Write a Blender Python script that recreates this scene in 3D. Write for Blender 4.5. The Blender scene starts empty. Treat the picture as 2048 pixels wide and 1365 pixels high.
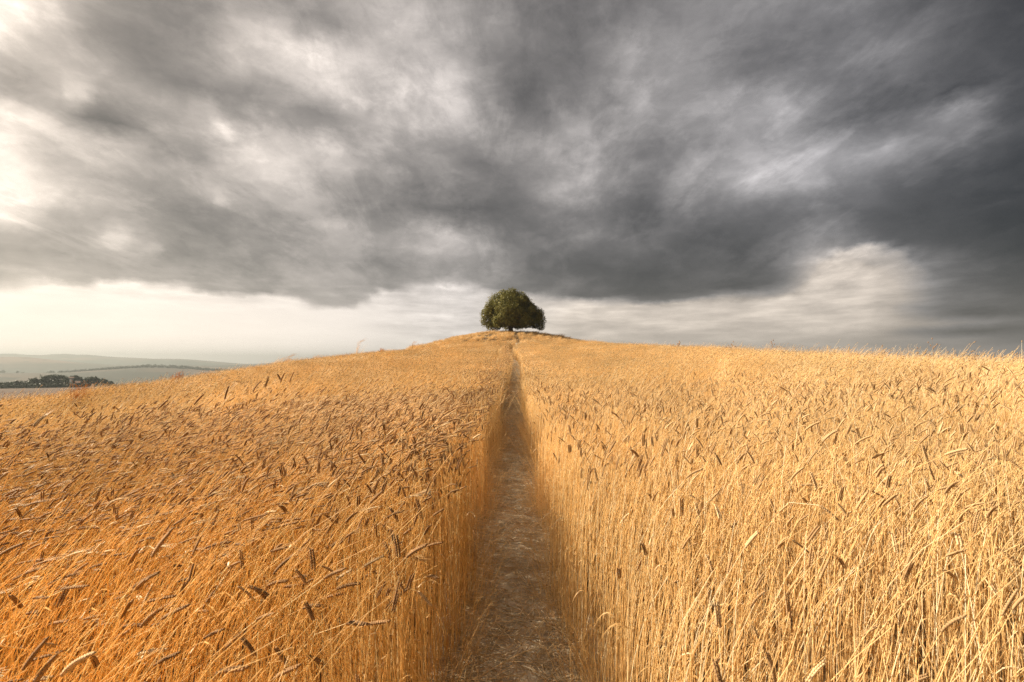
import bpy, math, random
import numpy as np
from mathutils import Vector, Matrix

random.seed(7)
RNG = np.random.default_rng(7)
SC = bpy.context.scene
COL = SC.collection
R_ = math.radians

# ------------------------------------------------------------------ camera
F = 967.0                      # focal length in pixels of a 2048 px wide frame
HORIZON = 727.0                # pixel row of eye level
PITCH = math.atan((HORIZON - 682.5) / F)
cam_d = bpy.data.cameras.new('camera')
cam = bpy.data.objects.new('camera', cam_d)
COL.objects.link(cam)
cam.location = (0, 0, 0)       # eye at the origin: the ground lies 1.7 m below
cam.rotation_euler = (R_(90) + PITCH, 0, 0)
cam_d.sensor_width = 36
cam_d.lens = 36 * F / 2048
cam_d.clip_start = 0.03
cam_d.clip_end = 20000
cam_d.dof.use_dof = True
cam_d.dof.focus_distance = 5.0
cam_d.dof.aperture_fstop = 6.3
SC.camera = cam

def ray(px, py):
    """unit-y direction through a pixel of the photograph"""
    X, Z = (px - 1024) / F, (682.5 - py) / F
    return X, math.cos(PITCH) - Z * math.sin(PITCH), math.sin(PITCH) + Z * math.cos(PITCH)

def at(px, py, r):
    x, y, z = ray(px, py)
    k = r / math.hypot(x, y)
    return Vector((x * k, y * k, z * k))

# ------------------------------------------------------------------ render
SC.view_settings.view_transform = 'Standard'
SC.view_settings.look = 'None'
SC.view_settings.exposure = 1.4
SC.view_settings.gamma = 1.0
SC.cycles.max_bounces = 7
SC.cycles.diffuse_bounces = 4
SC.cycles.glossy_bounces = 1
SC.cycles.transmission_bounces = 4
SC.cycles.transparent_max_bounces = 4
SC.cycles.volume_bounces = 0
SC.cycles.sample_clamp_indirect = 4
SC.cycles.use_denoising = True
try:
    SC.cycles.denoiser = 'OPENIMAGEDENOISE'
    SC.cycles.denoising_prefilter = 'NONE'
except Exception:
    pass

# ------------------------------------------------------------------ sun
SUN_AZ, SUN_EL = -70.0, 29.0           # degrees from the view direction (+Y), clockwise
sun_d = bpy.data.lights.new('sun', 'SUN')
sun_d.energy = 5.0
sun_d.angle = R_(0.6)
sun_d.color = (1.0, 0.86, 0.66)
sun = bpy.data.objects.new('sun', sun_d)
COL.objects.link(sun)
sdir = Vector((math.sin(R_(SUN_AZ)) * math.cos(R_(SUN_EL)), math.cos(R_(SUN_AZ)) * math.cos(R_(SUN_EL)), math.sin(R_(SUN_EL))))
sun.rotation_euler = sdir.to_track_quat('Z', 'Y').to_euler()

# ------------------------------------------------------------------ node helper
class NT:
    def __init__(self, tree):
        self.t = tree
        tree.nodes.clear()
    def n(self, kind, **kw):
        nd = self.t.nodes.new(kind)
        for k, v in kw.items():
            setattr(nd, k, v)
        return nd
    def put(self, sock, v):
        if v is None:
            return
        if hasattr(v, 'is_output'):
            self.t.links.new(v, sock)
        else:
            sock.default_value = v
    def m(self, op, a, b=None, c=None, clamp=False):
        nd = self.n('ShaderNodeMath', operation=op, use_clamp=clamp)
        for i, v in enumerate((a, b, c)):
            self.put(nd.inputs[i], v)
        return nd.outputs[0]
    def vm(self, op, a, b=None):
        nd = self.n('ShaderNodeVectorMath', operation=op)
        self.put(nd.inputs[0], a)
        self.put(nd.inputs[1], b)
        return nd.outputs[0]
    def mix(self, f, a, b, blend='MIX', clamp=True):
        nd = self.n('ShaderNodeMix', data_type='RGBA', blend_type=blend, clamp_factor=clamp)
        self.put(nd.inputs[0], f)
        self.put(nd.inputs[6], a)
        self.put(nd.inputs[7], b)
        return nd.outputs[2]
    def noise(self, vec, scale, detail=4, rough=.5, dist=0.0, out='Fac'):
        nd = self.n('ShaderNodeTexNoise')
        self.put(nd.inputs['Vector'], vec)
        nd.inputs['Scale'].default_value = scale
        nd.inputs['Detail'].default_value = detail
        nd.inputs['Roughness'].default_value = rough
        nd.inputs['Distortion'].default_value = dist
        return nd.outputs[out]
    def mr(self, v, a, b, c=0.0, d=1.0, smooth=False):
        nd = self.n('ShaderNodeMapRange', interpolation_type='SMOOTHSTEP' if smooth else 'LINEAR')
        self.put(nd.inputs[0], v)
        for i, q in zip((1, 2, 3, 4), (a, b, c, d)):
            nd.inputs[i].default_value = q
        return nd.outputs[0]

def lin(v):
    v = v / 255.0
    return v / 12.92 if v <= .04045 else ((v + .055) / 1.055) ** 2.4

# ------------------------------------------------------------------ world: storm clouds over a clear sky
# brightness of the cloud deck (sRGB levels) by direction; columns every 128 px, rows every 60 px of the frame
SKY = np.array([
 [258,202,148,146,160,150,176,165,125,115,125,150,150,130,118, 84, 58],
 [256,205,150,150,205,155,170,156,125,108,150,150,128,122,130, 80, 58],
 [190,190,155,166,214,220,170,166,118,105,150,155,112,136,118, 82, 64],
 [155,208,178,170,165,196,178,190,115,118,165,160,160,120, 92, 72, 70],
 [232,158,146,190,190,150,190,175,130,146,160,162,160,108,108,138, 74],
 [255,204,208,160,222,206,150,146,150,166,138,145,175,160,140,104, 64],
 [266,214,180,190,195,180,146,130,125,170,130,150,200,150,110, 84, 60],
 [258,206,160,150,175,165,130,105,105,138,100,125,118,115, 92, 74, 56],
 [170,165,212,150,165,165,165,186,105,118,110, 92,106,140, 94, 74, 50],
 [168,160,165,150,150,165,150,165,125,100, 88, 92,103,212,150, 96, 72],
 [252,250,222,236,205,168,236,214,170,192,138,172,140,205,136, 94, 82],
 [250,252,252,252,248,246,236,214,205,196,190,190,190,165,134,112, 92],
 [244,244,246,248,249,246,240,225,215,200,186,186,180,170,165,156,140]], float)

# under side of the cloud deck, and how bright the open sky below it is
DECK = [(-600, 560), (0, 569), (50, 571), (110, 567), (170, 576), (202, 563), (280, 566), (350, 574), (390, 583), (436, 595), (512, 600), (554, 592), (596, 603),
        (647, 616), (700, 617), (722, 609), (742, 594), (765, 584), (795, 580), (830, 577), (900, 573), (960, 584), (1060, 590), (1150, 598), (1300, 604), (1400, 600),
        (1480, 592), (1600, 588), (1622, 577), (1640, 552), (1652, 522), (1675, 500), (1750, 487), (1810, 503), (1850, 545), (1900, 590), (2700, 600)]
OPEN_X = [0, 300, 600, 720, 760, 900, 1060, 1200, 1350, 1500, 1640, 1720, 1800, 1900, 2048]
OPEN = np.array([[251, 249, 247, 232, 232, 224, 206, 190, 186, 190, 210, 214, 172, 104, 86],
                 [252, 252, 250, 246, 240, 222, 206, 196, 192, 190, 188, 176, 140, 118, 98],
                 [246, 248, 249, 247, 243, 228, 208, 194, 186, 182, 178, 176, 172, 166, 152]], float)
# cloud masses and rents: x, y, half length, half width, slope in degrees, brightness
CLOUDS = [(60, 15, 95, 40, 0, 12), (128, 162, 24, 12, 35, 62), (152, 184, 20, 8, 20, 48), (170, 218, 170, 26, 18, -20), (432, 245, 55, 22, 45, 52), (461, 281, 22, 9, 45, 45),
 (420, 165, 190, 30, 30, -24), (590, 110, 120, 32, 45, 24), (412, 384, 72, 6, 22, 50), (236, 468, 32, 10, 20, 55), (226, 490, 24, 6, 15, 40), (295, 497, 26, 7, 12, 36),
 (15, 385, 100, 62, 30, 28), (110, 438, 62, 13, 20, 45), (75, 511, 22, 5, 5, 36), (80, 545, 20, 5, 5, 36), (50, 557, 30, 6, 20, 45), (200, 540, 34, 6, 12, 30),
 (793, 182, 30, 7, 70, 56), (800, 25, 60, 16, 35, 20), (660, 45, 75, 35, 40, -16), (650, 250, 85, 22, 25, -20), (725, 322, 65, 18, 35, -12), (950, 320, 95, 18, 20, -26),
 (1140, 330, 60, 20, 30, 14), (1120, 388, 62, 17, 15, 30), (1365, 412, 42, 14, 15, 20), (1560, 200, 28, 22, 60, 28), (1720, 120, 135, 15, -27, 20), (1750, 225, 135, 28, -12, -16),
 (1830, 267, 190, 20, -22, 30), (1910, 335, 110, 28, -15, -12), (900, 408, 125, 25, 10, -16), (935, 482, 62, 18, 5, 24), (898, 473, 14, 6, 0, 30), (690, 462, 95, 12, 18, 20),
 (800, 538, 125, 14, 8, -18), (540, 520, 130, 16, 6, -10), (1735, 522, 26, 7, 0, -55), (1690, 582, 38, 10, 0, -36), (1900, 619, 180, 12, 3, -26), (1880, 643, 190, 7, -3, 34),
 (1955, 661, 140, 8, 0, -30), (1965, 683, 65, 7, 0, 24), (1180, 640, 40, 16, 60, 14), (1290, 632, 60, 14, 10, 12), (1230, 690, 120, 14, 0, -12), (330, 583, 56, 7, 4, -34),
 (1300, 450, 150, 40, 5, -8), (1210, 545, 170, 30, 4, -8), (1450, 470, 140, 24, -10, -8), (1100, 540, 90, 12, 10, -10), (600, 170, 60, 30, 50, 12), (1500, 60, 60, 20, -40, 12),
 (1270, 110, 60, 40, 0, 12), (820, 610, 46, 12, 10, -14), (870, 655, 60, 8, 0, -16), (940, 600, 40, 10, 30, -12), (575, 627, 40, 5, 5, -12), (250, 150, 90, 20, 40, 10),
 (260, 262, 270, 20, 25, -26), (150, 272, 170, 13, 20, 24), (430, 210, 340, 20, 29, -18), (640, 150, 210, 26, 40, 22), (430, 440, 150, 18, 15, -16),
 (480, 398, 60, 13, 20, 22), (200, 395, 110, 18, 12, 20), (330, 130, 150, 14, 38, -14), (240, 95, 120, 12, 35, -12), (530, 330, 110, 12, 28, 14), (1480, 260, 150, 16, -18, 14),
 (1330, 300, 120, 16, -8, -16), (1080, 230, 90, 20, 45, -12), (1180, 270, 120, 10, 35, 16), (1650, 380, 150, 22, -15, -10), (1620, 40, 110, 10, -30, 14), (1860, 60, 150, 14, -30, -8),
 (1130, 625, 60, 9, -8, 16), (1260, 655, 90, 7, 4, -14), (1390, 640, 80, 8, -4, 14), (1480, 668, 120, 6, 2, -12), (1560, 640, 60, 6, 0, 12), (1600, 690, 120, 5, 2, -10),
 (1700, 660, 120, 6, 3, 16), (1750, 690, 70, 5, -8, 14), (1850, 700, 90, 5, 0, -14), (1010, 560, 60, 10, 10, 10), (860, 600, 60, 9, -10, 12), (790, 650, 90, 6, 3, -8), (1200, 600, 50, 8, 10, -14)]
_tabf = None
def sky_field(px, py):
    """brightness (sRGB level) of the clouds for arrays of frame positions"""
    def table(px, py):
        u = np.clip(px / 128, 0, 15.999); v = np.clip(py / 60, 0, 11.999)
        i = u.astype(int); j = v.astype(int); fu = u - i; fv = v - j
        def cr(p, t):
            return p[1] + .5 * t * (p[2] - p[0] + t * (2 * p[0] - 5 * p[1] + 4 * p[2] - p[3] + t * (3 * (p[1] - p[2]) + p[3] - p[0])))
        rows = []
        for dj in (-1, 0, 1, 2):
            jj = np.clip(j + dj, 0, 12)
            rows.append(cr([SKY[jj, np.clip(i + di, 0, 16)] for di in (-1, 0, 1, 2)], fu))
        return cr(rows, fv)
    dk = np.interp(px, *zip(*DECK))
    above = table(px, np.minimum(py, 540 + 0 * py))
    j = np.clip((py - 600) / 60, 0, 2)
    o = [np.interp(px, OPEN_X, OPEN[k]) * (1 + .06 * np.clip((px - 900) / 200, 0, 1)) for k in range(3)]
    below = np.where(j < 1, o[0] * (1 - j) + o[1] * j, o[1] * (2 - j) + o[2] * (j - 1))
    t = np.clip((py - dk + 6) / 12, 0, 1); t = t * t * (3 - 2 * t)
    below = below * (1 + .05 * np.clip((py - 630) / 60, 0, 1) * np.clip((900 - px) / 300, 0, 1))
    L = above * (1 - t) + below * t
    for cx, cy, a, b, th, dl in CLOUDS:
        c_, s_ = math.cos(R_(th)), math.sin(R_(th))
        u = ((px - cx) * c_ + (py - cy) * s_) / a; v = (-(px - cx) * s_ + (py - cy) * c_) / b
        L = L + dl * np.exp(-1.1 * (u * u + v * v))
    L = L * (1 - .25 * np.clip(-py / 500, 0, 1))
    L = L * (1 - .075 * np.clip((760 - px) / 200, 0, 1) * np.clip((px - 60) / 120, 0, 1) * np.clip((560 - py) / 30, 0, 1))
    return np.clip(L, 38, 272)

def sky_row(azs_, el):
    a, e = np.radians(azs_), R_(el)
    x, y, z = np.sin(a) * math.cos(e), np.cos(a) * math.cos(e), math.sin(e)
    yc = y * math.cos(PITCH) + z * math.sin(PITCH)
    zc = -y * math.sin(PITCH) + z * math.cos(PITCH)
    return sky_field(1024 + F * x / yc, 682.5 - F * zc / yc)

world = bpy.data.worlds.new('World')
SC.world = world
world.use_nodes = True
world.cycles.sampling_method = 'MANUAL'
world.cycles.sample_map_resolution = 512
W = NT(world.node_tree)
d = W.n('ShaderNodeTexCoord').outputs['Generated']
sx = W.n('ShaderNodeSeparateXYZ'); W.put(sx.inputs[0], d)
dx, dy, dz = sx.outputs
zp = W.m('ADD', W.m('MAXIMUM', dz, 0.0), 0.2)
cp = W.n('ShaderNodeCombineXYZ')
W.put(cp.inputs[0], W.m('DIVIDE', dx, zp)); W.put(cp.inputs[1], W.m('DIVIDE', dy, zp))
plane = cp.outputs[0]                                             # the cloud deck seen from below
def stretched(sx_, sy_, off):
    return W.vm('ADD', W.vm('MULTIPLY', plane, (sx_, sy_, 1)), off)
DETAIL = .72
# domain warp, coarse and fine
w1 = W.noise(stretched(1.2, 1.0, (3.1, 7.7, 0)), 1.0, 5, .55, 0, 'Color')
w2 = W.noise(W.vm('MULTIPLY', d, (1, 1, 1.8)), 11.0, 8, .66, .2, 'Color')
w1 = W.vm('SUBTRACT', w1, (.5, .5, .5)); w2 = W.vm('SUBTRACT', w2, (.5, .5, .5))
s1 = W.n('ShaderNodeSeparateXYZ'); W.put(s1.inputs[0], w1)
s2 = W.n('ShaderNodeSeparateXYZ'); W.put(s2.inputs[0], w2)
az = W.m('MULTIPLY', W.m('ARCTAN2', dx, dy), 180 / math.pi)
el = W.m('MULTIPLY', W.m('ARCSINE', dz), 180 / math.pi)
grow = W.mr(el, 1.0, 14.0, .25, 1.0)
def warp(base, a, b, ka, kb):
    return W.m('ADD', base, W.m('MULTIPLY', W.m('ADD', W.m('MULTIPLY', a, ka), W.m('MULTIPLY', b, kb)), grow))
azw = warp(az, s1.outputs[0], s2.outputs[0], 2.2, 3.4)
elw = warp(el, s1.outputs[1], s2.outputs[1], 1.8, 2.8)
AZ0, AZ1 = -54.0, 54.0
ELS = [-1.5] + list(np.arange(0, 12.1, .72)) + list(np.arange(13.2, 42, 1.6))
fac = W.m('DIVIDE', W.m('SUBTRACT', azw, AZ0), AZ1 - AZ0, None, True)
cur = None
acol = np.linspace(AZ0, AZ1, 97)
for k, e_ in enumerate(ELS):
    fc = W.n('ShaderNodeFloatCurve')
    W.put(fc.inputs['Value'], fac)
    cm = fc.mapping; cm.use_clip = False
    cm.clip_min_y, cm.clip_max_y = -1, 3
    cv = cm.curves[0]
    vals = sky_row(acol, float(e_)) / 255.0
    cv.points[0].location = (0, vals[0]); cv.points[1].location = (1, vals[-1])
    for i in range(1, 96):
        cv.points.new(i / 96, vals[i])
    cm.update()
    if cur is None:
        cur = fc.outputs[0]
    else:
        t_ = W.mr(elw, float(ELS[k - 1]), float(e_))
        mf = W.n('ShaderNodeMix', data_type='FLOAT')
        W.put(mf.inputs[0], t_); W.put(mf.inputs[2], cur); W.put(mf.inputs[3], fc.outputs[0])
        cur = mf.outputs[0]
level = cur
# wisps and billows inside the deck
b1 = W.noise(stretched(1.5, .75, (0, 4, 5)), 1.7, 9, .5, .4)
b2 = W.noise(W.vm('MULTIPLY', d, (1, 1, 1.5)), 22.0, 9, .62, .5)
b3 = W.noise(W.vm('MULTIPLY', d, (1, 1, 2.0)), 6.5, 12, .64, .25)
b4 = W.noise(W.vm('MULTIPLY', d, (1, 1, 5.5)), 11.0, 8, .58, .2)
amp = W.mr(el, 2.0, 9.0, .42, 1.0)
leftclear = W.m('MULTIPLY', W.mr(az, -8.0, -18.0, 0, 1, True), W.mr(el, 8.0, 5.0, 0, 1, True))
amp = W.m('MULTIPLY', amp, W.m('SUBTRACT', 1.0, W.m('MULTIPLY', leftclear, .88)))
b5 = W.noise(stretched(1.3, .6, (2, 8, 3)), 2.6, 12, .62, .3)
b6 = W.noise(W.vm('MULTIPLY', d, (1, 1, 1.9)), 10.0, 12, .62, .2)
torn = W.m('ADD', W.m('MULTIPLY', W.mr(b5, .46, .57, -.5, .5, True), .27), W.m('MULTIPLY', W.mr(b6, .49, .59, -.5, .5, True), .13))
lowk = W.mr(el, 12, 4, 0, 1, True)
det = W.m('ADD', W.m('MULTIPLY', W.m('SUBTRACT', b1, .5), .95), W.m('MULTIPLY', W.m('SUBTRACT', b2, .5), .9))
det = W.m('ADD', det, W.m('MULTIPLY', W.m('SUBTRACT', b3, .5), 1.35))
det = W.m('ADD', W.m('MULTIPLY', det, W.m('SUBTRACT', 1.0, W.m('MULTIPLY', lowk, .6))), W.m('MULTIPLY', W.m('MULTIPLY', W.m('SUBTRACT', b4, .5), 2.8), lowk))
det = W.m('ADD', W.m('MULTIPLY', det, W.m('MULTIPLY', amp, DETAIL)), W.m('MULTIPLY', torn, W.m('MULTIPLY', amp, W.m('SUBTRACT', 1.0, lowk))))
det = W.m('EXPONENT', det)
lum = W.m('MULTIPLY', W.m('POWER', W.m('MAXIMUM', level, .05), 2.2), det)
warm = W.m('ADD', W.mr(az, -46, 36, 1.0, .12), W.m('MULTIPLY', W.mr(az, -5, 25, 0, 1), W.m('MULTIPLY', W.mr(el, 16, 5, 0, 1), W.mr(level, .5, .85, .25, 1.5))))
tintc = W.mix(warm, (1.01, .985, 1.02, 1), (1.15, 1.0, .86, 1))
dc = W.n('ShaderNodeCombineXYZ')
for i in range(3):
    W.put(dc.inputs[i], lum)
cur = W.mix(1.0, tintc, dc.outputs[0], 'MULTIPLY')
# brighter cloud around the hidden sun, off to the left
sky = W.n('ShaderNodeTexSky', sky_type='NISHITA', sun_disc=False, sun_elevation=R_(SUN_EL), sun_rotation=R_(SUN_AZ), dust_density=3.0)
dotn = W.n('ShaderNodeVectorMath', operation='DOT_PRODUCT')
W.put(dotn.inputs[0], d); dotn.inputs[1].default_value = sdir
glow = W.mr(dotn.outputs['Value'], .93, 1.0, 0, .1, True)
gc = W.n('ShaderNodeCombineXYZ')
W.put(gc.inputs[0], glow); W.put(gc.inputs[1], W.m('MULTIPLY', glow, .93)); W.put(gc.inputs[2], W.m('MULTIPLY', glow, .82))
cur = W.mix(1.0, cur, gc.outputs[0], 'ADD')
ten = W.mix(1.0, cur, (3.9, 3.9, 3.9, 1), 'MULTIPLY')
final = W.mix(.03, ten, sky.outputs[0])
bg = W.n('ShaderNodeBackground')
W.put(bg.inputs[0], final); bg.inputs[1].default_value = 0.1
wo = W.n('ShaderNodeOutputWorld')
W.put(wo.inputs[0], bg.outputs[0])

# ------------------------------------------------------------------ mesh helpers
def tag(o, label=None, cat=None, group=None, kind=None):
    if label: o['label'] = label
    if cat: o['category'] = cat
    if group: o['group'] = group
    if kind: o['kind'] = kind
    return o

def make_mesh(name, parts):
    """parts: list of (verts Nx3, faces MxK, material, tint N or None) -> one mesh"""
    vs, loops, starts, totals, mats, tints, mlist = [], [], [], [], [], [], []
    off = lo = 0
    for v, f, mt, tn in parts:
        v = np.asarray(v, float).reshape(-1, 3); f = np.asarray(f, int)
        if mt not in mlist:
            mlist.append(mt)
        vs.append(v)
        loops.append((f + off).ravel())
        k = f.shape[1]
        starts.append(lo + np.arange(len(f)) * k)
        totals.append(np.full(len(f), k))
        mats.append(np.full(len(f), mlist.index(mt)))
        tints.append(np.zeros(len(v)) if tn is None else np.broadcast_to(tn, (len(v),)))
        off += len(v); lo += len(f) * k
    me = bpy.data.meshes.new(name)
    V = np.concatenate(vs); L = np.concatenate(loops); S = np.concatenate(starts)
    me.vertices.add(len(V)); me.vertices.foreach_set('co', V.ravel().astype(np.float32))
    me.loops.add(len(L)); me.loops.foreach_set('vertex_index', L.astype(np.int32))
    me.polygons.add(len(S)); me.polygons.foreach_set('loop_start', S.astype(np.int32))
    me.polygons.foreach_set('loop_total', np.concatenate(totals).astype(np.int32))
    me.polygons.foreach_set('material_index', np.concatenate(mats).astype(np.int32))
    at_ = me.attributes.new('tint', 'FLOAT', 'POINT')
    at_.data.foreach_set('value', np.concatenate(tints).astype(np.float32))
    for m_ in mlist:
        me.materials.append(m_)
    me.update(calc_edges=True)
    return me

def smooth(me):
    me.polygons.foreach_set('use_smooth', np.ones(len(me.polygons), bool))
    return me

def link(name, me, parent=None, loc=None):
    o = bpy.data.objects.new(name, me)
    COL.objects.link(o)
    if parent is not None:
        o.parent = parent
    if loc is not None:
        o.location = loc
    return o

def empty(name, loc, rz=0.0):
    o = bpy.data.objects.new(name, None)
    o.empty_display_size = .1
    COL.objects.link(o)
    o.location = loc
    o.rotation_euler = (0, 0, rz)
    return o

def tubes(P, rad, sides=3, cap=True):
    """P: N paths x K points x 3, rad: N x K -> verts, quads (vectorised)"""
    P = np.asarray(P, float); N, K, _ = P.shape
    rad = np.broadcast_to(np.asarray(rad, float), (N, K))
    T = np.gradient(P, axis=1)
    T /= np.linalg.norm(T, axis=2, keepdims=True) + 1e-12
    ref = np.where(np.abs(T[..., 2:3]) > .9, np.array([1., 0.3, 0]), np.array([0., 0, 1.]))
    ref = np.broadcast_to(np.where(np.abs(T[:, :1, 2:3]) > .75, np.array([1., .31, 0]), np.array([0., 0, 1.])), T.shape)
    U = np.cross(T, ref); U /= np.linalg.norm(U, axis=2, keepdims=True) + 1e-12
    Wv = np.cross(T, U)
    a = np.arange(sides) * 2 * np.pi / sides
    ring = U[:, :, None, :] * np.cos(a)[None, None, :, None] + Wv[:, :, None, :] * np.sin(a)[None, None, :, None]
    V = P[:, :, None, :] + ring * rad[:, :, None, None]
    idx = np.arange(N * K * sides).reshape(N, K, sides)
    nx = np.roll(idx, -1, axis=2)
    q = np.stack([idx[:, :-1], nx[:, :-1], nx[:, 1:], idx[:, 1:]], -1).reshape(-1, 4)
    return V.reshape(-1, 3), q

def ribbons(P, width, side):
    """P: N x K x 3, width N x K, side N x K x 3 -> flat blades"""
    N, K, _ = P.shape
    V = np.stack([P - side * width[..., None] / 2, P + side * width[..., None] / 2], 2)
    idx = np.arange(N * K * 2).reshape(N, K, 2)
    q = np.stack([idx[:, :-1, 0], idx[:, :-1, 1], idx[:, 1:, 1], idx[:, 1:, 0]], -1).reshape(-1, 4)
    return V.reshape(-1, 3), q

OCT_F = np.array([[0, 1, 5], [1, 2, 5], [2, 3, 5], [3, 0, 5], [1, 0, 4], [2, 1, 4], [3, 2, 4], [0, 3, 4]])
def octas(C, A, B, Cc, la, lb, lc, bulge=0.0):
    """elongated octahedra: centre C, axes A (long), B, Cc with half sizes"""
    N = len(C)
    mid = C + A * la * bulge
    V = np.stack([mid + B * lb, mid + Cc * lc, mid - B * lb, mid - Cc * lc, C - A * la, C + A * la], 1)
    Fc = (OCT_F[None] + (np.arange(N) * 6)[:, None, None]).reshape(-1, 3)
    return V.reshape(-1, 3), Fc

# ------------------------------------------------------------------ materials
def newmat(name):
    m_ = bpy.data.materials.new(name)
    m_.use_nodes = True
    return m_, NT(m_.node_tree)

def straw_material(name, c0, c1, c2, transl, rough=.5, amber_glow=False, pale=False):
    """dry plant fibre: colour varies by stalk, streaked along its length"""
    m_, N = newmat(name)
    tint = N.n('ShaderNodeAttribute', attribute_name='tint').outputs['Fac']
    rnd = N.n('ShaderNodeObjectInfo').outputs['Random']
    geo = N.n('ShaderNodeNewGeometry').outputs['Position']
    v = N.m('FRACT', N.m('ADD', N.m('MULTIPLY', rnd, 5.3), tint))
    patch = N.noise(geo, .35, 2)
    fine = N.noise(geo, 60.0, 2)
    a = N.mix(v, c0, c1)
    b = N.mix(N.mr(N.m('FRACT', N.m('MULTIPLY', v, 7.7)), .80, .95, 0, 1), a, c2)
    if amber_glow:                          # backlit amber glow put into the colour, strongest close by on the left
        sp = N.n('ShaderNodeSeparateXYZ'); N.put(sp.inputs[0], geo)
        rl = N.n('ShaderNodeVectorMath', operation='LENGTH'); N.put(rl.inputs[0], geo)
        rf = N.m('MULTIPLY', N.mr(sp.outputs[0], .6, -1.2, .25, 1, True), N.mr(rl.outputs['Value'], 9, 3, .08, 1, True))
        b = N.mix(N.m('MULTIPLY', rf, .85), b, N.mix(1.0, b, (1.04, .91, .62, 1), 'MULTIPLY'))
    if pale:                           # front light put into the ear colour: paler right of the path
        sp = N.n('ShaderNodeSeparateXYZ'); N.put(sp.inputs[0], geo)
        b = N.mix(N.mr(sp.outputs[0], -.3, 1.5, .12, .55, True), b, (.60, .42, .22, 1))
    k = N.m('MULTIPLY', N.mr(patch, .3, .7, .82, 1.12), N.mr(fine, .3, .7, .85, 1.12))
    cc = N.n('ShaderNodeCombineXYZ')
    for i in range(3):
        N.put(cc.inputs[i], k)
    col = N.mix(1.0, b, cc.outputs[0], 'MULTIPLY')
    p = N.n('ShaderNodeBsdfPrincipled')
    N.put(p.inputs['Base Color'], col)
    p.inputs['Roughness'].default_value = rough
    p.inputs['Specular IOR Level'].default_value = .35 if rough < .7 else .12
    t = N.n('ShaderNodeBsdfTranslucent')
    N.put(t.inputs[0], col)
    mx = N.n('ShaderNodeMixShader')
    mx.inputs[0].default_value = transl
    N.put(mx.inputs[1], p.outputs[0]); N.put(mx.inputs[2], t.outputs[0])
    o = N.n('ShaderNodeOutputMaterial')
    N.put(o.inputs[0], mx.outputs[0])
    return m_

M_STEM = straw_material('wheat_stem', (.90, .69, .37, 1), (.86, .60, .27, 1), (.95, .86, .64, 1), .34, amber_glow=True)
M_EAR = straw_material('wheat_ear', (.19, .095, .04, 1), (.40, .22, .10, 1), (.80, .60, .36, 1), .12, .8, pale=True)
M_LEAF = straw_material('dry_leaf', (.78, .55, .26, 1), (.66, .40, .15, 1), (.85, .70, .45, 1), .4)
M_LITTER = straw_material('straw_litter', (.84, .64, .38, 1), (.60, .41, .21, 1), (.92, .80, .58, 1), .2)
M_GRASS = straw_material('dry_grass', (.72, .48, .20, 1), (.56, .33, .12, 1), (.80, .62, .36, 1), .3)
M_WEED = straw_material('dry_weed', (.28, .17, .09, 1), (.36, .22, .12, 1), (.45, .32, .18, 1), .15)
M_ORANGE = straw_material('orange_bush', (.75, .34, .07, 1), (.62, .24, .05, 1), (.80, .48, .16, 1), .25)

def leaf_material(name, c0, c1, tr=.2):
    m_, N = newmat(name)
    tint = N.n('ShaderNodeAttribute', attribute_name='tint').outputs['Fac']
    geo = N.n('ShaderNodeNewGeometry').outputs['Position']
    col = N.mix(N.m('ADD', N.m('MULTIPLY', tint, .7), N.m('MULTIPLY', N.noise(geo, .6, 3), .4)), c0, c1)
    p = N.n('ShaderNodeBsdfPrincipled')
    N.put(p.inputs['Base Color'], col)
    p.inputs['Roughness'].default_value = .6
    p.inputs['Specular IOR Level'].default_value = .12
    t = N.n('ShaderNodeBsdfTranslucent'); N.put(t.inputs[0], col)
    mx = N.n('ShaderNodeMixShader'); mx.inputs[0].default_value = tr
    N.put(mx.inputs[1], p.outputs[0]); N.put(mx.inputs[2], t.outputs[0])
    N.put(N.n('ShaderNodeOutputMaterial').inputs[0], mx.outputs[0])
    return m_

M_OAK = leaf_material('oak_leaves', (.055, .062, .013, 1), (.225, .20, .045, 1))
M_PINE = leaf_material('dark_leaves', (.028, .045, .022, 1), (.055, .075, .035, 1), .1)
M_WOOD2 = leaf_material('far_leaves', (.04, .055, .03, 1), (.07, .085, .045, 1), .1)

def simple_material(name, c0, c1, scale, rough=.9, bump=.0, bscale=30):
    m_, N = newmat(name)
    geo = N.n('ShaderNodeTexCoord').outputs['Object']
    n1 = N.noise(geo, scale, 8, .6)
    col = N.mix(N.mr(n1, .35, .65), c0, c1)
    p = N.n('ShaderNodeBsdfPrincipled')
    N.put(p.inputs['Base Color'], col)
    p.inputs['Roughness'].default_value = rough
    p.inputs['Specular IOR Level'].default_value = .2
    if bump:
        b = N.n('ShaderNodeBump'); b.inputs['Strength'].default_value = bump; b.inputs['Distance'].default_value = .02
        N.put(b.inputs['Height'], N.noise(geo, bscale, 8, .65)); N.put(p.inputs['Normal'], b.outputs[0])
    N.put(N.n('ShaderNodeOutputMaterial').inputs[0], p.outputs[0])
    return m_

M_BARK = simple_material('bark', (.05, .035, .025, 1), (.11, .08, .055, 1), 6, .95, .6, 14)
M_SOIL = simple_material('path_soil', (.34, .275, .19, 1), (.66, .57, .43, 1), 6.0, .95, 1.0, 38)
M_WALL = simple_material('house_plaster', (.22, .15, .11, 1), (.28, .2, .15, 1), 1.2)
M_WHITE = simple_material('white_plaster', (.75, .72, .66, 1), (.8, .78, .72, 1), 2)
M_ROOF = simple_material('clay_tiles', (.14, .085, .06, 1), (.2, .12, .085, 1), 3)
M_DARK = simple_material('window_dark', (.02, .02, .02, 1), (.03, .03, .03, 1), 2, .3)

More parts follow.
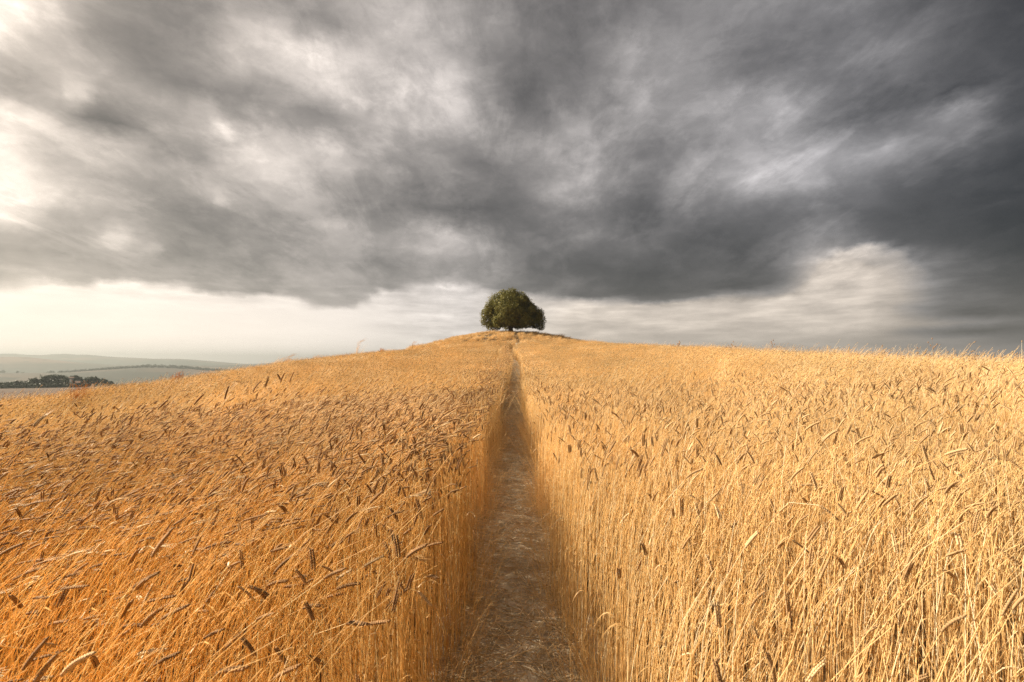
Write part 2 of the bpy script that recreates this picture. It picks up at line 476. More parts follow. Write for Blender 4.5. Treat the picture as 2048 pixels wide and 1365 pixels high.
# ground: straw-strewn soil near, a patchwork of fields further off
M_GROUND, N = newmat('ground')
geo = N.n('ShaderNodeNewGeometry').outputs['Position']
ln = N.n('ShaderNodeVectorMath', operation='LENGTH'); N.put(ln.inputs[0], geo)
dist = ln.outputs['Value']
near = N.mix(N.mr(N.noise(geo, 7, 8, .65), .4, .6), (.07, .045, .025, 1), (.17, .11, .055, 1))
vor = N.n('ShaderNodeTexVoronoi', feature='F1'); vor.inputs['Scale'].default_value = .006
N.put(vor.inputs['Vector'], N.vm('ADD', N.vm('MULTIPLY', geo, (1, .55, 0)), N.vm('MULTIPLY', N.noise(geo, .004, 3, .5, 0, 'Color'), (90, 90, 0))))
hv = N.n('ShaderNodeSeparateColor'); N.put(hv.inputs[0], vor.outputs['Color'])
shaded_fld = N.mix(hv.outputs[0], (.085, .06, .045, 1), (.035, .042, .03, 1))  # field colours kept dark to stand in for cloud shade over the valley
shaded_fld = N.mix(N.mr(hv.outputs[1], .55, .62), shaded_fld, (.13, .085, .06, 1))
shaded_fld = N.mix(N.mr(N.noise(geo, .012, 5, .6), .58, .64), shaded_fld, (.015, .022, .015, 1))
mid = (.085, .055, .038, 1)
col = N.mix(N.mr(dist, 90, 160), near, mid)
shaded_fld = N.mix(N.mr(N.noise(N.vm('MULTIPLY', geo, (1, .6, 0)), .0022, 3, .5), .45, .55), shaded_fld, (.028, .034, .026, 1))
col = N.mix(N.mr(dist, 380, 480), col, shaded_fld)
p = N.n('ShaderNodeBsdfPrincipled'); N.put(p.inputs['Base Color'], col)
p.inputs['Roughness'].default_value = 1.0; p.inputs['Specular IOR Level'].default_value = .1
N.put(N.n('ShaderNodeOutputMaterial').inputs[0], p.outputs[0])

# ------------------------------------------------------------------ terrain
WH = 1.06                          # wheat height
DROP = .64                         # eye above the ears beside the camera
_tab = [(-2400, 858, 14, -.04), (-700, 830, 16, -.035), (0, 812, 22, -.03), (200, 787, 26, -.02), (400, 758, 33, -.012), (600, 724, 44, -.004), (800, 703, 60, 0.0),
        (900, 696, 68, 0.0), (1024, 692, 74, 0.0), (1130, 692, 70, 0.0), (1210, 690, 58, .004), (1300, 694, 44, .012), (1400, 697, 33, .018), (1500, 704, 25, .022),
        (1700, 713, 17, .03), (1900, 721, 14, .032), (2048, 729, 13, .03), (2700, 735, 12, .02), (4200, 760, 12, 0.0)]
_A = np.array([math.atan2(ray(q[0], q[1])[0], ray(q[0], q[1])[1]) for q in _tab])
_T = np.array([ray(q[0], q[1])[2] / math.hypot(*ray(q[0], q[1])[:2]) for q in _tab])
_R = np.array([q[2] for q in _tab], float)
_S = np.array([q[3] for q in _tab])
_ff = np.linspace(-math.pi, math.pi, 721)
def _sm(y):
    v = np.interp(_ff, _A, y)
    k = np.exp(-.5 * (np.arange(-9, 10) / 3.2) ** 2); k /= k.sum()
    return np.convolve(np.pad(v, 9, mode='edge'), k, 'valid')
_Ts, _Rs, _Ss = _sm(_T), _sm(_R), _sm(_S)

# ridges of the far country on the left: (distance, [(px, py)...])
_ridges = [
    (120, [(0, 808), (480, 800)]), (200, [(0, 783), (250, 781), (480, 780)]), (300, [(0, 778), (250, 774), (480, 770)]),
    (420, [(0, 786), (480, 775)]), (700, [(0, 790), (480, 776)]), (1000, [(0, 773), (150, 771), (480, 765)]),
    (1400, [(0, 738), (60, 740), (120, 742), (200, 740), (300, 738), (480, 739)]), (1750, [(0, 750), (480, 748)]),
    (2500, [(0, 716), (55, 717), (100, 722), (160, 727), (260, 730), (480, 733)]), (3000, [(0, 728), (480, 741)]),
    (4000, [(0, 708), (30, 707), (65, 712), (90, 712), (120, 709), (150, 711), (170, 710), (230, 715), (360, 718), (480, 727)]), (4300, [(0, 716), (480, 732)])]
_rr = np.array([q[0] for q in _ridges], float)
_rz = []
for r0, pts in _ridges:
    aa = [math.atan2(ray(*q)[0], ray(*q)[1]) for q in pts]
    tt = [ray(*q)[2] / math.hypot(*ray(*q)[:2]) for q in pts]
    _rz.append(np.interp(_ff, aa, tt) * r0)
_rz = np.array(_rz)                       # ridges x azimuth

def vnoise(x, y, s, seed=0):
    """cheap smooth value noise"""
    x = np.asarray(x, float) * s; y = np.asarray(y, float) * s
    xi, yi = np.floor(x), np.floor(y)
    fx, fy = x - xi, y - yi
    fx = fx * fx * (3 - 2 * fx); fy = fy * fy * (3 - 2 * fy)
    def h(a, b):
        v = np.sin(a * 127.1 + b * 311.7 + seed * 74.7) * 43758.5453
        return v - np.floor(v)
    return (h(xi, yi) * (1 - fx) + h(xi + 1, yi) * fx) * (1 - fy) + (h(xi, yi + 1) * (1 - fx) + h(xi + 1, yi + 1) * fx) * fy

def wheat_top(x, y):
    """height of the ears above eye level"""
    x = np.asarray(x, float); y = np.asarray(y, float)
    r = np.hypot(x, y); a = np.arctan2(x, y)
    T = np.interp(a, _ff, _Ts); R = np.interp(a, _ff, _Rs); S = np.interp(a, _ff, _Ss)
    t = np.clip(r / R, 0, 1)
    h00 = 2 * t**3 - 3 * t**2 + 1; h10 = t**3 - 2 * t**2 + t; h01 = -2 * t**3 + 3 * t**2; h11 = t**3 - t**2
    z = h00 * -DROP + h10 * R * S + h01 * T * R + h11 * R * T
    o = np.maximum(r - R, 0)
    c = .0022 + .0015 * np.clip((50 - R) / 30, 0, 1)
    z = z + T * o - np.where(o < 25, c * o * o, c * 625 + c * 50 * (o - 25))
    m = np.exp(-(np.abs(x + 2) / 17.5) ** 2.4 - (np.abs(y - 90) / 17.0) ** 2.2) * MOUND
    return z + m + (vnoise(x, y, .35, 1) - .5) * .10 * np.clip(r / 8, 0, 1) 

MOUND = 0.0
_need = at(1024, 664, 86)[2] - .15
MOUND = float(_need + .25 - wheat_top(0.0, 86.0)) / math.exp(-(4 / 17.0) ** 2.2)
CROP_END = 66.0
def mound_mask(x, y):
    return np.exp(-(np.abs(x + 2) / 21.5) ** 4 - (np.abs(y - 90) / 22.0) ** 4)
def ground(x, y):
    r = np.hypot(x, y); a = np.arctan2(x, y)
    g = wheat_top(x, y) - WH + .8 * mound_mask(x, y)
    # far country on the left
    lr = np.log(np.maximum(r, 1))
    far = np.zeros_like(g)
    lrr = np.log(_rr)
    zz = np.stack([np.interp(a, _ff, q) for q in _rz])
    k = np.clip(np.searchsorted(lrr, lr) - 1, 0, len(lrr) - 2)
    t = np.clip((lr - lrr[k]) / (lrr[k + 1] - lrr[k]), 0, 1); t = t * t * (3 - 2 * t)
    ar = np.arange(g.size).reshape(g.shape) if g.ndim else None
    zf = zz.reshape(len(_rr), -1)
    kf, tf = np.ravel(k), np.ravel(t)
    far = (zf[kf, np.arange(kf.size)] * (1 - tf) + zf[kf + 1, np.arange(kf.size)] * tf).reshape(g.shape)
    far = far + (vnoise(x, y, .006, 4) - .5) * np.clip((r - 500) / 900, 0, 1) * 16
    b = np.clip((r - 112) / 60, 0, 1) if False else np.clip((r - np.where(a < -.2, 60, 118)) / 60, 0, 1); b = b * b * (3 - 2 * b)
    lo = np.maximum(g, -16)
    return g * (1 - b) + np.where(a < -.2, far, np.minimum(far, g)) * b

# path centre line: x as a function of y
_py = np.array([0, 2, 4, 8, 14, 20, 28, 36, 44, 52, 58, 62, 66, 70, 76, 84])
_px = np.array([.03, .05, -.02, .04, -.03, .10, .22, .30, .20, -.15, -.35, -.1, .5, 1.0, .9, .4])
_yy = np.linspace(0, 84, 500)
_pc = np.interp(_yy, _py, _px); _kk = np.exp(-.5 * (np.arange(-12, 13) / 5.) ** 2); _kk /= _kk.sum()
_pc = np.convolve(np.pad(_pc, 12, mode='edge'), _kk, 'valid')
def path_x(y): return np.interp(y, _yy, _pc)
def path_half(y): return .34 + .045 * np.clip((3.2 - np.asarray(y, float)) / 1.5, 0, 1) + .10 * (vnoise(y, 0 * np.asarray(y, float), 1.1, 8) - .5) * 2 + .05 * (vnoise(y, 0 * np.asarray(y, float), 3.7, 5) - .5) * 2

def gz(x, y): return float(ground(np.array([x], float), np.array([y], float))[0])

# ground sheet, polar
rings = np.concatenate([[0.0], np.linspace(.6, 12, 24), np.geomspace(12.6, 4400, 210)])
azs = np.linspace(-math.pi, math.pi, 481)
RR, AA = np.meshgrid(rings, azs, indexing='ij')
inside = np.clip(1 - np.abs((np.degrees(AA) + 38) / 24) ** 6, 0, 1)
rm = 330 + (4400 - 330) * (inside > 0)
RR = np.minimum(RR, rm)
X, Y = RR * np.sin(AA), RR * np.cos(AA)
Z = ground(X, Y)
dpath = np.abs(X - path_x(Y))
Z = Z - .05 * (1 - np.clip((dpath - .3) / .3, 0, 1)) * (Y > .2) * (Y < 80)
idx = np.arange(X.size).reshape(X.shape)
q = np.stack([idx[:-1, :-1], idx[:-1, 1:], idx[1:, 1:], idx[1:, :-1]], -1)
keep = (RR[1:, :-1] - RR[:-1, :-1] > 1e-6) & (RR[1:, 1:] - RR[:-1, 1:] > 1e-6)
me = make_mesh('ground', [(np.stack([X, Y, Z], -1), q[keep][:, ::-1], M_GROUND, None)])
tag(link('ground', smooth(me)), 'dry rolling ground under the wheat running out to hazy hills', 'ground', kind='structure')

# path: a trodden strip of bare soil, heaved and pitted
ys = np.concatenate([np.arange(-1.5, 8, .025), np.arange(8, 72, .2)])
us = np.linspace(-1, 1, 40)
YY, UU = np.meshgrid(ys, us, indexing='ij')
XX = path_x(YY) + UU * .52
def soil_h(x, y):
    return (vnoise(x, y, 3, 1) - .5) * .035 + (vnoise(x, y, 9, 2) - .5) * .030 + (vnoise(x, y, 22, 3) - .5) * .024 + np.abs(vnoise(x, y, 48, 5) - .5) * .02
def path_z(x, y):
    u = (x - path_x(y)) / .52
    return ground(x, y) - .02 + soil_h(x, y) + .02 * np.abs(u) ** 2
ZZ = path_z(XX, YY) - .10 * np.clip(np.abs(UU) - .9, 0, 1) * 10 * .1
idx = np.arange(XX.size).reshape(XX.shape)
q = np.stack([idx[:-1, :-1], idx[:-1, 1:], idx[1:, 1:], idx[1:, :-1]], -1).reshape(-1, 4)
me = make_mesh('path', [(np.stack([XX, YY, ZZ], -1), q, M_SOIL, None)])
tag(link('path', smooth(me)), 'narrow trodden bare soil footpath between the wheat leading to the tree', 'path', kind='structure')

# ------------------------------------------------------------------ wheat stalks
def bend(L, th0, th1, power, n, twist=0.0):
    """points and tangents of a stem bending towards +X in the XZ plane"""
    s = np.linspace(0, 1, n)
    th = th0 + (th1 - th0) * s ** power
    dxs = np.sin(th); dzs = np.cos(th); dys = np.sin(s * 3.1 + twist) * .03
    seg = L / (n - 1)
    x = np.concatenate([[0], np.cumsum((dxs[1:] + dxs[:-1]) / 2) * seg])
    z = np.concatenate([[0], np.cumsum((dzs[1:] + dzs[:-1]) / 2) * seg])
    y = np.concatenate([[0], np.cumsum((dys[1:] + dys[:-1]) / 2) * seg])
    return np.stack([x, y, z], -1), th

def ear_detail(base, th, L, rnd, awn=0.0, w=1.0):
    """two ranks of plump overlapping spikelets on a slightly curved axis"""
    n = 9 + rnd.integers(0, 3)
    P, ths = bend(L, th, th + rnd.uniform(.05, .5), 1.0, n + 1)
    P = P + base
    parts = []
    C, A, B, Cc, la, lb, lc = [], [], [], [], [], [], []
    for i in range(n):
        t = np.array([math.sin(ths[i]), 0, math.cos(ths[i])])
        nn = np.array([0, 1.0, 0]); mm = np.cross(t, nn)
        taper = (1 - .55 * abs(i / n - .4) ** 1.3)
        for s in (-1, 1):
            off = nn * s * .0034 * w
            ax = t + nn * s * .30 + mm * rnd.uniform(-.1, .1); ax /= np.linalg.norm(ax)
            b = np.cross(ax, mm); b /= np.linalg.norm(b)
            C.append(P[i] + off + t * (.004 + s * .002)); A.append(ax); B.append(b); Cc.append(mm)
            la.append(.0088 * taper); lb.append(.0034 * taper * w); lc.append(.0040 * taper * w)
    C, A, B, Cc = map(np.array, (C, A, B, Cc)); la, lb, lc = (np.array(v)[:, None] for v in (la, lb, lc))
    v, f = octas(C, A, B, Cc, la, lb, lc, -.15)
    parts.append((v, f, M_EAR, rnd.uniform(0, 1)))
    tip = P[-1]
    if awn:
        k = int(14 * awn) + 3
        PP, WW = [], []
        for i in range(k):
            j = rnd.integers(2, n)
            t = np.array([math.sin(ths[j]), 0, math.cos(ths[j])])
            dvec = t + rnd.normal(0, .18, 3); dvec /= np.linalg.norm(dvec)
            Lw = rnd.uniform(.04, .09)
            PP.append([P[j], P[j] + dvec * Lw * .5, P[j] + dvec * Lw + np.array([0, 0, -.006])])
        v, f = tubes(np.array(PP), np.array([[.0006, .0005, .0002]] * k), 3)
        parts.append((v, f, M_LEAF, rnd.uniform(0, 1)))
    return parts

def leaf_parts(P, th, rnd, n):
    out = []
    for _ in range(n):
        i = rnd.integers(int(len(P) * .3), int(len(P) * .8))
        base = P[i]
        a = rnd.uniform(0, 2 * math.pi)
        h = np.array([math.cos(a), math.sin(a), 0])
        L = rnd.uniform(.10, .24); K = 7
        s = np.linspace(0, 1, K)
        up = rnd.uniform(.2, .9)
        Q = base + h * (s[:, None] * L * .55) + np.array([0, 0, 1.]) * (up * L * s - L * rnd.uniform(.7, 1.5) * s**2)[:, None]
        wdt = .0055 * (1 - s**1.6) + .0007
        tw = s * rnd.uniform(-4, 4)
        sd = np.cross(h, [0, 0, 1.])
        side = np.cos(tw)[:, None] * sd + np.sin(tw)[:, None] * np.array([0, 0, 1.])
        v, f = ribbons(Q[None], wdt[None], side[None])
        out.append((v, f, M_LEAF, rnd.uniform(0, 1)))
    return out

def make_stalk(kind, rnd, detail=True, bare=False):
    """returns dict part -> list of mesh parts"""
    if kind == 'windblown':
        L, t0, t1, pw = rnd.uniform(1.08, 1.32), rnd.uniform(.08, .26), rnd.uniform(.75, 1.35), rnd.uniform(1.6, 3)
    elif kind == 'upright':
        L, t0, t1, pw = rnd.uniform(.92, 1.12), rnd.uniform(-.06, .12), rnd.uniform(.1, .65), rnd.uniform(2, 4)
    elif kind == 'slanted':
        L, t0, t1, pw = rnd.uniform(.95, 1.2), rnd.uniform(.15, .45), rnd.uniform(.4, .9), 2
    else:                              # drooping
        L, t0, t1, pw = rnd.uniform(.98, 1.15), rnd.uniform(.0, .15), rnd.uniform(1.5, 2.6), rnd.uniform(4, 8)
    n = 9 if detail else 5
    P, th = bend(L, t0, t1, pw, n, rnd.uniform(0, 6))
    rad = np.linspace(.0018, .0010, n) * (1.0 if detail else 1.5)
    v, f = tubes(P[None], rad[None], 4 if detail else 3)
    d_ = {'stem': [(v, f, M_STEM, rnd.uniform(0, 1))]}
    EL = rnd.uniform(.05, .078)
    if bare:
        L2 = rnd.uniform(.62, .97)
        if rnd.uniform() < .6:
            d_['leaf'] = leaf_parts(P, th, rnd, 1)
    elif detail:
        d_['ear'] = ear_detail(P[-1], th[-1], EL, rnd, 1.0 if rnd.uniform() < .12 else 0.0, rnd.uniform(1.0, 1.4))
        nl = int(rnd.choice([0, 0, 1, 1, 2]))
        if nl:
            d_['leaf'] = leaf_parts(P, th, rnd, nl)
    else:
        t = np.array([math.sin(th[-1] + .15), 0, math.cos(th[-1] + .15)]); m2 = np.array([0, 1., 0])
        v, f = octas((P[-1] + t * EL / 2)[None], t[None], m2[None], np.cross(t, m2)[None], EL / 2, .0062, .0055)
        d_['ear'] = [(v, f, M_EAR, rnd.uniform(0, 1))]
        if rnd.uniform() < .4:
            d_['leaf'] = leaf_parts(P, th, rnd, 1)
    return d_

LIB = bpy.data.collections.new('wheat_library')
LIBN = [0]
def lib_add(me):
    o = bpy.data.objects.new('lib_%04d' % LIBN[0], me)
    LIB.objects.link(o)
    LIBN[0] += 1
    return LIBN[0] - 1

KINDS = ['windblown'] * 12 + ['upright'] * 12 + ['slanted'] * 5 + ['drooping'] * 4
rnd = np.random.default_rng(21)
near_parts, near_ix = [], {}
for i, kd in enumerate(KINDS):
    d_ = make_stalk(kd, rnd)
    near_parts.append(d_)
    ix = lib_add(make_mesh('stalk', [p_ for v in d_.values() for p_ in v]))
    near_ix.setdefault(kd, []).append(ix)
for kd, cnt in (('windblown', 12), ('upright', 12), ('slanted', 5)):
    for _ in range(cnt):
        d_ = make_stalk(kd, rnd, True, True)
        near_parts.append(d_)
        near_ix.setdefault('bare ' + kd, []).append(lib_add(make_mesh('stalk', [p_ for v in d_.values() for p_ in v])))
near_ix['bare drooping'] = near_ix['bare slanted']
edge_ix = {}
for i, kd in enumerate(['windblown'] * 6 + ['upright'] * 8 + ['slanted'] * 3 + ['drooping'] * 2):
    d_ = make_stalk(kd, rnd, False)
    edge_ix.setdefault(kd, []).append(lib_add(make_mesh('stalk', [p_ for v in d_.values() for p_ in v])))
    d_ = make_stalk(kd, rnd, False, True)
    edge_ix.setdefault('bare ' + kd, []).append(lib_add(make_mesh('stalk', [p_ for v in d_.values() for p_ in v])))

def tile(size, count, top, mix_wind, er, sr, hj, az_sd, ear_share=.36):
    """a patch of many stalks; only the upper `top` metres of each are built"""
    rr = RNG
    N = count
    ang0 = rr.uniform(.05, .25, N); wind = rr.uniform(0, 1, N) < mix_wind
    L = np.where(wind, rr.uniform(1.08, 1.3, N), rr.uniform(.95, 1.12, N)) * (1 + rr.normal(0, hj, N))
    t1 = np.where(wind, rr.uniform(.7, 1.35, N), rr.uniform(.15, .8, N))
    az_ = rr.normal(0, az_sd, N)
    K = 5
    s = np.linspace(0, 1, 13)
    th = ang0[:, None] + (t1 - ang0)[:, None] * s[None] ** 2.4
    seg = L[:, None] / 12
    hx = np.concatenate([np.zeros((N, 1)), np.cumsum(np.sin((th[:, 1:] + th[:, :-1]) / 2), 1) * seg], 1)
    hz = np.concatenate([np.zeros((N, 1)), np.cumsum(np.cos((th[:, 1:] + th[:, :-1]) / 2), 1) * seg], 1)
    s0 = max(0.0, 1 - top / 1.1)
    sel = np.linspace(s0, 1, K) * 12
    lo = np.minimum(sel.astype(int), 11); fr = sel - lo
    hx = hx[:, lo] * (1 - fr) + hx[:, lo + 1] * fr
    hz = hz[:, lo] * (1 - fr) + hz[:, lo + 1] * fr
    bx, by = rr.uniform(-size / 2, size / 2, N), rr.uniform(-size / 2, size / 2, N)
    hx = hx - np.mean(hx[:, -1]) * 1.0
    P = np.stack([bx[:, None] + hx * np.cos(az_)[:, None], by[:, None] + hx * np.sin(az_)[:, None], hz], -1)
    v, f = tubes(P, np.linspace(sr * 1.1, sr * .8, K)[None], 3)
    tn = np.repeat(rr.uniform(0, 1, N), K * 3)
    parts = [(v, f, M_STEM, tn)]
    te = th[:, -1] + rr.uniform(.0, .3, N)
    t = np.stack([np.sin(te) * np.cos(az_), np.sin(te) * np.sin(az_), np.cos(te)], -1)
    b = np.stack([-np.sin(az_), np.cos(az_), np.zeros(N)], -1); c = np.cross(t, b)
    EL = rr.uniform(.05, .08, N)[:, None] * (1 + max(0, er - .006) * 30)
    h_ = rr.uniform(0, 1, N) < ear_share
    v, f = octas((P[:, -1] + t * EL * .45)[h_], t[h_], b[h_], c[h_], EL[h_] / 2, er, er * .85)
    parts.append((v, f, M_EAR, np.repeat(rr.uniform(0, 1, h_.sum()), 6)))
    # some pale blades
    nb = N // 3
    j = rr.integers(0, N, nb)
    a = rr.uniform(0, 6.28, nb); h = np.stack([np.cos(a), np.sin(a), np.zeros(nb)], -1)
    base = P[j, 2]
    Lb = rr.uniform(.1, .22, nb)[:, None]
    Q = np.stack([base, base + h * Lb * .3 + [0, 0, .05], base + h * Lb * .65 + [0, 0, .03], base + h * Lb + np.array([0, 0, -.05])], 1)
    sd = np.cross(h, [0, 0, 1.]) ; sd = np.repeat(sd[:, None], 4, 1)
    wd = np.array([.006, .007, .005, .001])[None] * np.ones((nb, 1)) * (sr / .0016)**.7
    v, f = ribbons(Q, wd, sd)
    parts.append((v, f, M_LEAF, np.repeat(rr.uniform(0, 1, nb), 8)))
    return make_mesh('patch', parts)

mid_w = [lib_add(tile(.55, 88, 1.1, .75, .0062, .0018, .08, .45)) for _ in range(5)]
mid_u = [lib_add(tile(.55, 88, 1.1, .25, .0062, .0018, .08, .8)) for _ in range(5)]
far_t = [lib_add(tile(1.7, 420, .6, .6, .0085, .0034, .09, .5)) for _ in range(6)]

# grass tufts for the mound and the banks
def grass_tuft(n, h, spread, mat, rr, wdt=.006, K=5):
    a = rr.uniform(0, 6.28, n); d0 = rr.uniform(0, spread, n)
    base = np.stack([np.cos(a) * d0, np.sin(a) * d0, np.zeros(n)], -1)
    hh = h * rr.uniform(.5, 1.0, n); ln_ = rr.uniform(.1, .9, n); a2 = a + rr.normal(0, .8, n)
    s = np.linspace(0, 1, K)
    dirx = np.stack([np.cos(a2) * .6 + .5, np.sin(a2) * .7, np.zeros(n)], -1)
    P = base[:, None] + dirx[:, None] * (ln_ * hh)[:, None, None] * (s**1.8)[None, :, None] + np.array([0, 0, 1.]) * (hh[:, None] * (s - .25 * ln_[:, None] * s**2))[..., None]
    sd = np.stack([-np.sin(a2), np.cos(a2), np.zeros(n)], -1)
    sd = np.repeat(sd[:, None], K, 1)
    v, f = ribbons(P, np.ones((n, 1)) * (wdt * (1 - s**2 * .85))[None], sd)
    return (v, f, mat, np.repeat(rr.uniform(0, 1, n), K * 2))
grass_lib = bpy.data.collections.new('grass_library')
for i in range(5):
    o = bpy.data.objects.new('tuft_%02d' % i, make_mesh('tuft', [grass_tuft(70, RNG.uniform(.3, .5), .35, M_GRASS, RNG, .016)]))
    grass_lib.objects.link(o)

# scatter -------------------------------------------------------------------
pts = {k: [] for k in ('x', 'y', 'i', 'rz', 's', 'tx')}
def in_crop(x, y, margin=0.0):
    rag = .13 * (vnoise(y, np.where(x > path_x(y), 5.5, 91.5), 1.9, 3) - .35) + .08 * (vnoise(y, np.where(x > path_x(y), 15.5, 71.5), 6.0, 6) - .5)
    ok = (np.abs(x - path_x(y)) > path_half(y) + margin + rag) | (y < -.5)
    return ok & (mound_mask(x, y) < .45)
def add_pts(x, y, ix, rz, s):
    for k, v in zip(('x', 'y', 'i', 'rz', 's'), (x, y, ix, rz, s)):
        pts[k].append(np.asarray(v, float))

EAR_SHARE = .34
def choose(cat, lib, rr, share=None):
    out = np.zeros(len(cat), int)
    bare = rr.uniform(0, 1, len(cat)) > (EAR_SHARE if share is None else share)
    for k, nm in enumerate(('windblown', 'upright', 'slanted', 'drooping')):
        m_ = (cat == k) & ~bare
        out[m_] = rr.choice(lib[nm], m_.sum())
        m_ = (cat == k) & bare
        out[m_] = rr.choice(lib['bare ' + nm], m_.sum())
    return out

def singles(x, y, lib, rr, near_edge=False):
    n = len(x)
    pw = 1 / (1 + np.exp((x + 1.0) / .6)) * .75 + .10          # windblown on the left of the path
    pw = np.where(np.hypot(x, y) > 7, np.clip(pw, .35, .7), pw)
    u = rr.uniform(0, 1, n)
    cat = np.where(u < pw, 0, np.where(u < pw + (1 - pw) * np.where(x > 0, .70, .80), 1, np.where(u < pw + (1 - pw) * .94, 2, 3)))
    sd = np.where(cat == 0, .35, np.where(cat == 1, .9, 1.1))
    sd = np.where(x > .4, sd * 1.5, sd)
    rz = rr.normal(0, 1, n) * sd
    edge = np.abs(x - path_x(y)) < .7
    # stalks on the very edge mostly stand upright
    e2 = rr.uniform(0, 1, n) < np.clip(1.35 - np.abs(x - path_x(y)) / .9, 0, .93)
    cat = np.where(e2 & (cat == 0), 1, cat)
    lean_in = (x < path_x(y)) & (np.abs(x - path_x(y)) < .75)
    rz = np.where(lean_in & (rr.uniform(0, 1, n) < .75), rr.choice([-1, 1], n) * rr.uniform(1.0, 2.6, n), rz)
    s = (1 + rr.normal(0, .055, n)) * (1 + (vnoise(x, y, .9, 11) - .5) * .2)
    r_ = np.hypot(x, y)
    share = np.where(x < 0, np.interp(r_, [1.5, 2.5, 3.6, 9], [.16, .26, .68, .58]), np.interp(r_, [1.5, 3, 9], [.12, .26, .44]))
    return choose(cat, lib, rr, share), rz, s, cat

rr = RNG
RN = 9.0
# near: inside the view wedge, plus a margin to either side and behind
n = int(2 * 12 * 11 * 430)
x = rr.uniform(-12, 12, n); y = rr.uniform(-1.6, RN + .5, n)
r = np.hypot(x, y)
keep = (r < RN) & (np.abs(x) < 1.35 * y + 2.2) & in_crop(x, y) & (r > .42) 
keep &= rr.uniform(0, 1, n) < np.where(x > 0, .92, 1.0)
x, y = x[keep], y[keep]
ix, rz, s, cat = singles(x, y, near_ix, rr)
NEAR = (x, y, ix, rz, s, cat)
# near stalks that show largest become things of their own
zt = ground(x, y)
hx = np.array([q['stem'][0][0][-1] for q in near_parts])   # tip of each variant
tip = hx[ix] * s[:, None]
tx = x + tip[:, 0] * np.cos(rz) - tip[:, 1] * np.sin(rz); ty = y + tip[:, 0] * np.sin(rz) + tip[:, 1] * np.cos(rz); tz = zt + tip[:, 2]
cyc = ty * math.cos(PITCH) + tz * math.sin(PITCH); czc = -ty * math.sin(PITCH) + tz * math.cos(PITCH)
ppx, ppy = 1024 + F * tx / np.maximum(cyc, .01), 682.5 - F * czc / np.maximum(cyc, .01)
dcam = np.sqrt(tx**2 + ty**2 + tz**2)
# nothing may stand in front of the lens: clear what reaches within 0.55 m of the eye
bad = (dcam < .62) & (ty > -.2) | ((ppy < 745 + 0 * ppx) & (dcam < 2.2) & (ty > 0))
vis = (ix < len(KINDS)) & (cyc > .3) & (ppx > 15) & (ppx < 2033) & (ppy > 730) & (ppy < 1355) & ~bad
crossing = (np.abs(tx - path_x(ty)) < .33) & (y > .2) & (rr.uniform(0, 1, len(x)) < .93)
bad |= crossing
vis &= ~crossing
order = np.argsort(np.where(vis, dcam, 99))[:300]
hero = np.zeros(len(x), bool); hero[order] = True
rest = ~hero & ~bad
add_pts(x[rest], y[rest], ix[rest], rz[rest], s[rest])

# short, broken and trodden stalks spilling over the path's edges
n = 2600
ye = rr.uniform(.9, 12, n); side = rr.choice([-1, 1], n)
xe = path_x(ye) + side * (path_half(ye) + rr.normal(-.02, .06, n))
rze = np.where(side > 0, math.pi, 0) + rr.normal(0, 1.1, n)
ce = rr.choice([0, 2, 2, 1], n)
ixe = choose(ce, near_ix, rr, 0.04)
add_pts(xe, ye, ixe, rze, rr.uniform(.16, .55, n))
n = 2600
ye = rr.uniform(.7, 9, n); side = rr.choice([-1, 1], n)
xe = path_x(ye) + side * (path_half(ye) + np.abs(rr.normal(0, .13, n)) + .0)
ce = rr.choice([1, 1, 1, 2], n)
sz_ = np.clip(rr.normal(.86, .16, n), .4, 1.1)
ixe = choose(ce, near_ix, rr, 0.05)
rze = np.where(side > 0, 0, math.pi) + rr.normal(0, 1.0, n)
rze = np.where((rr.uniform(0, 1, n) < .12) & (ye > 4), rze + math.pi, rze)
rze = np.where(ye < 4, np.where(side > 0, 0, math.pi) + rr.normal(0, .6, n), rze)
kk = (np.hypot(xe, ye) > .9)
add_pts(xe[kk], ye[kk], ixe[kk], rze[kk], sz_[kk])

# along the path, further off
n = 90000
y = 8.6 + (CROP_END + 4 - 8.6) * rr.uniform(0, 1, n) ** 1.2; side = rr.choice([-1, 1], n)
x = path_x(y) + side * (path_half(y) + rr.uniform(0, 1.05, n) ** 1.15 * 1.0)
keep = (np.hypot(x, y) > RN) & in_crop(x, y) & (rr.uniform(0, 1, n) < .66)
x, y = x[keep], y[keep]
ix, rz, s, cat = singles(x, y, edge_ix, rr)
add_pts(x, y, ix, rz, s)

# middle distance and far: patches
def grid_tiles(r0, r1, step, half, lib_w, lib_u, jit):
    g = np.arange(-r1 * 1.25, r1 * 1.25, step)
    gx, gy = np.meshgrid(g, np.arange(-2, r1, step))
    gx, gy = gx.ravel(), gy.ravel()
    gx = gx + rr.uniform(-jit, jit, gx.size); gy = gy + rr.uniform(-jit, jit, gy.size)
    r = np.hypot(gx, gy); a = np.arctan2(gx, gy); Rc = np.interp(a, _ff, _Rs)
    k = (r > r0) & (r <= r1) & (np.abs(gx) < 1.25 * gy + 3) & (r < Rc * 1.5 + 14) & in_crop(gx, gy, half + .25)
    gx, gy, a = gx[k], gy[k], a[k]
    ix = np.where(rr.uniform(0, 1, gx.size) < np.where(gx < 0, .8, .4), rr.choice(lib_w, gx.size), rr.choice(lib_u, gx.size))
    add_pts(gx, gy, ix, rr.normal(0, .22, gx.size), 1 + rr.normal(0, .04, gx.size) + (vnoise(gx, gy, .4, 3) - .5) * .1)
grid_tiles(RN - .1, 30, .47, .3, mid_w, mid_u, .09)
grid_tiles(30, 96, 1.35, .85, far_t, far_t, .25)

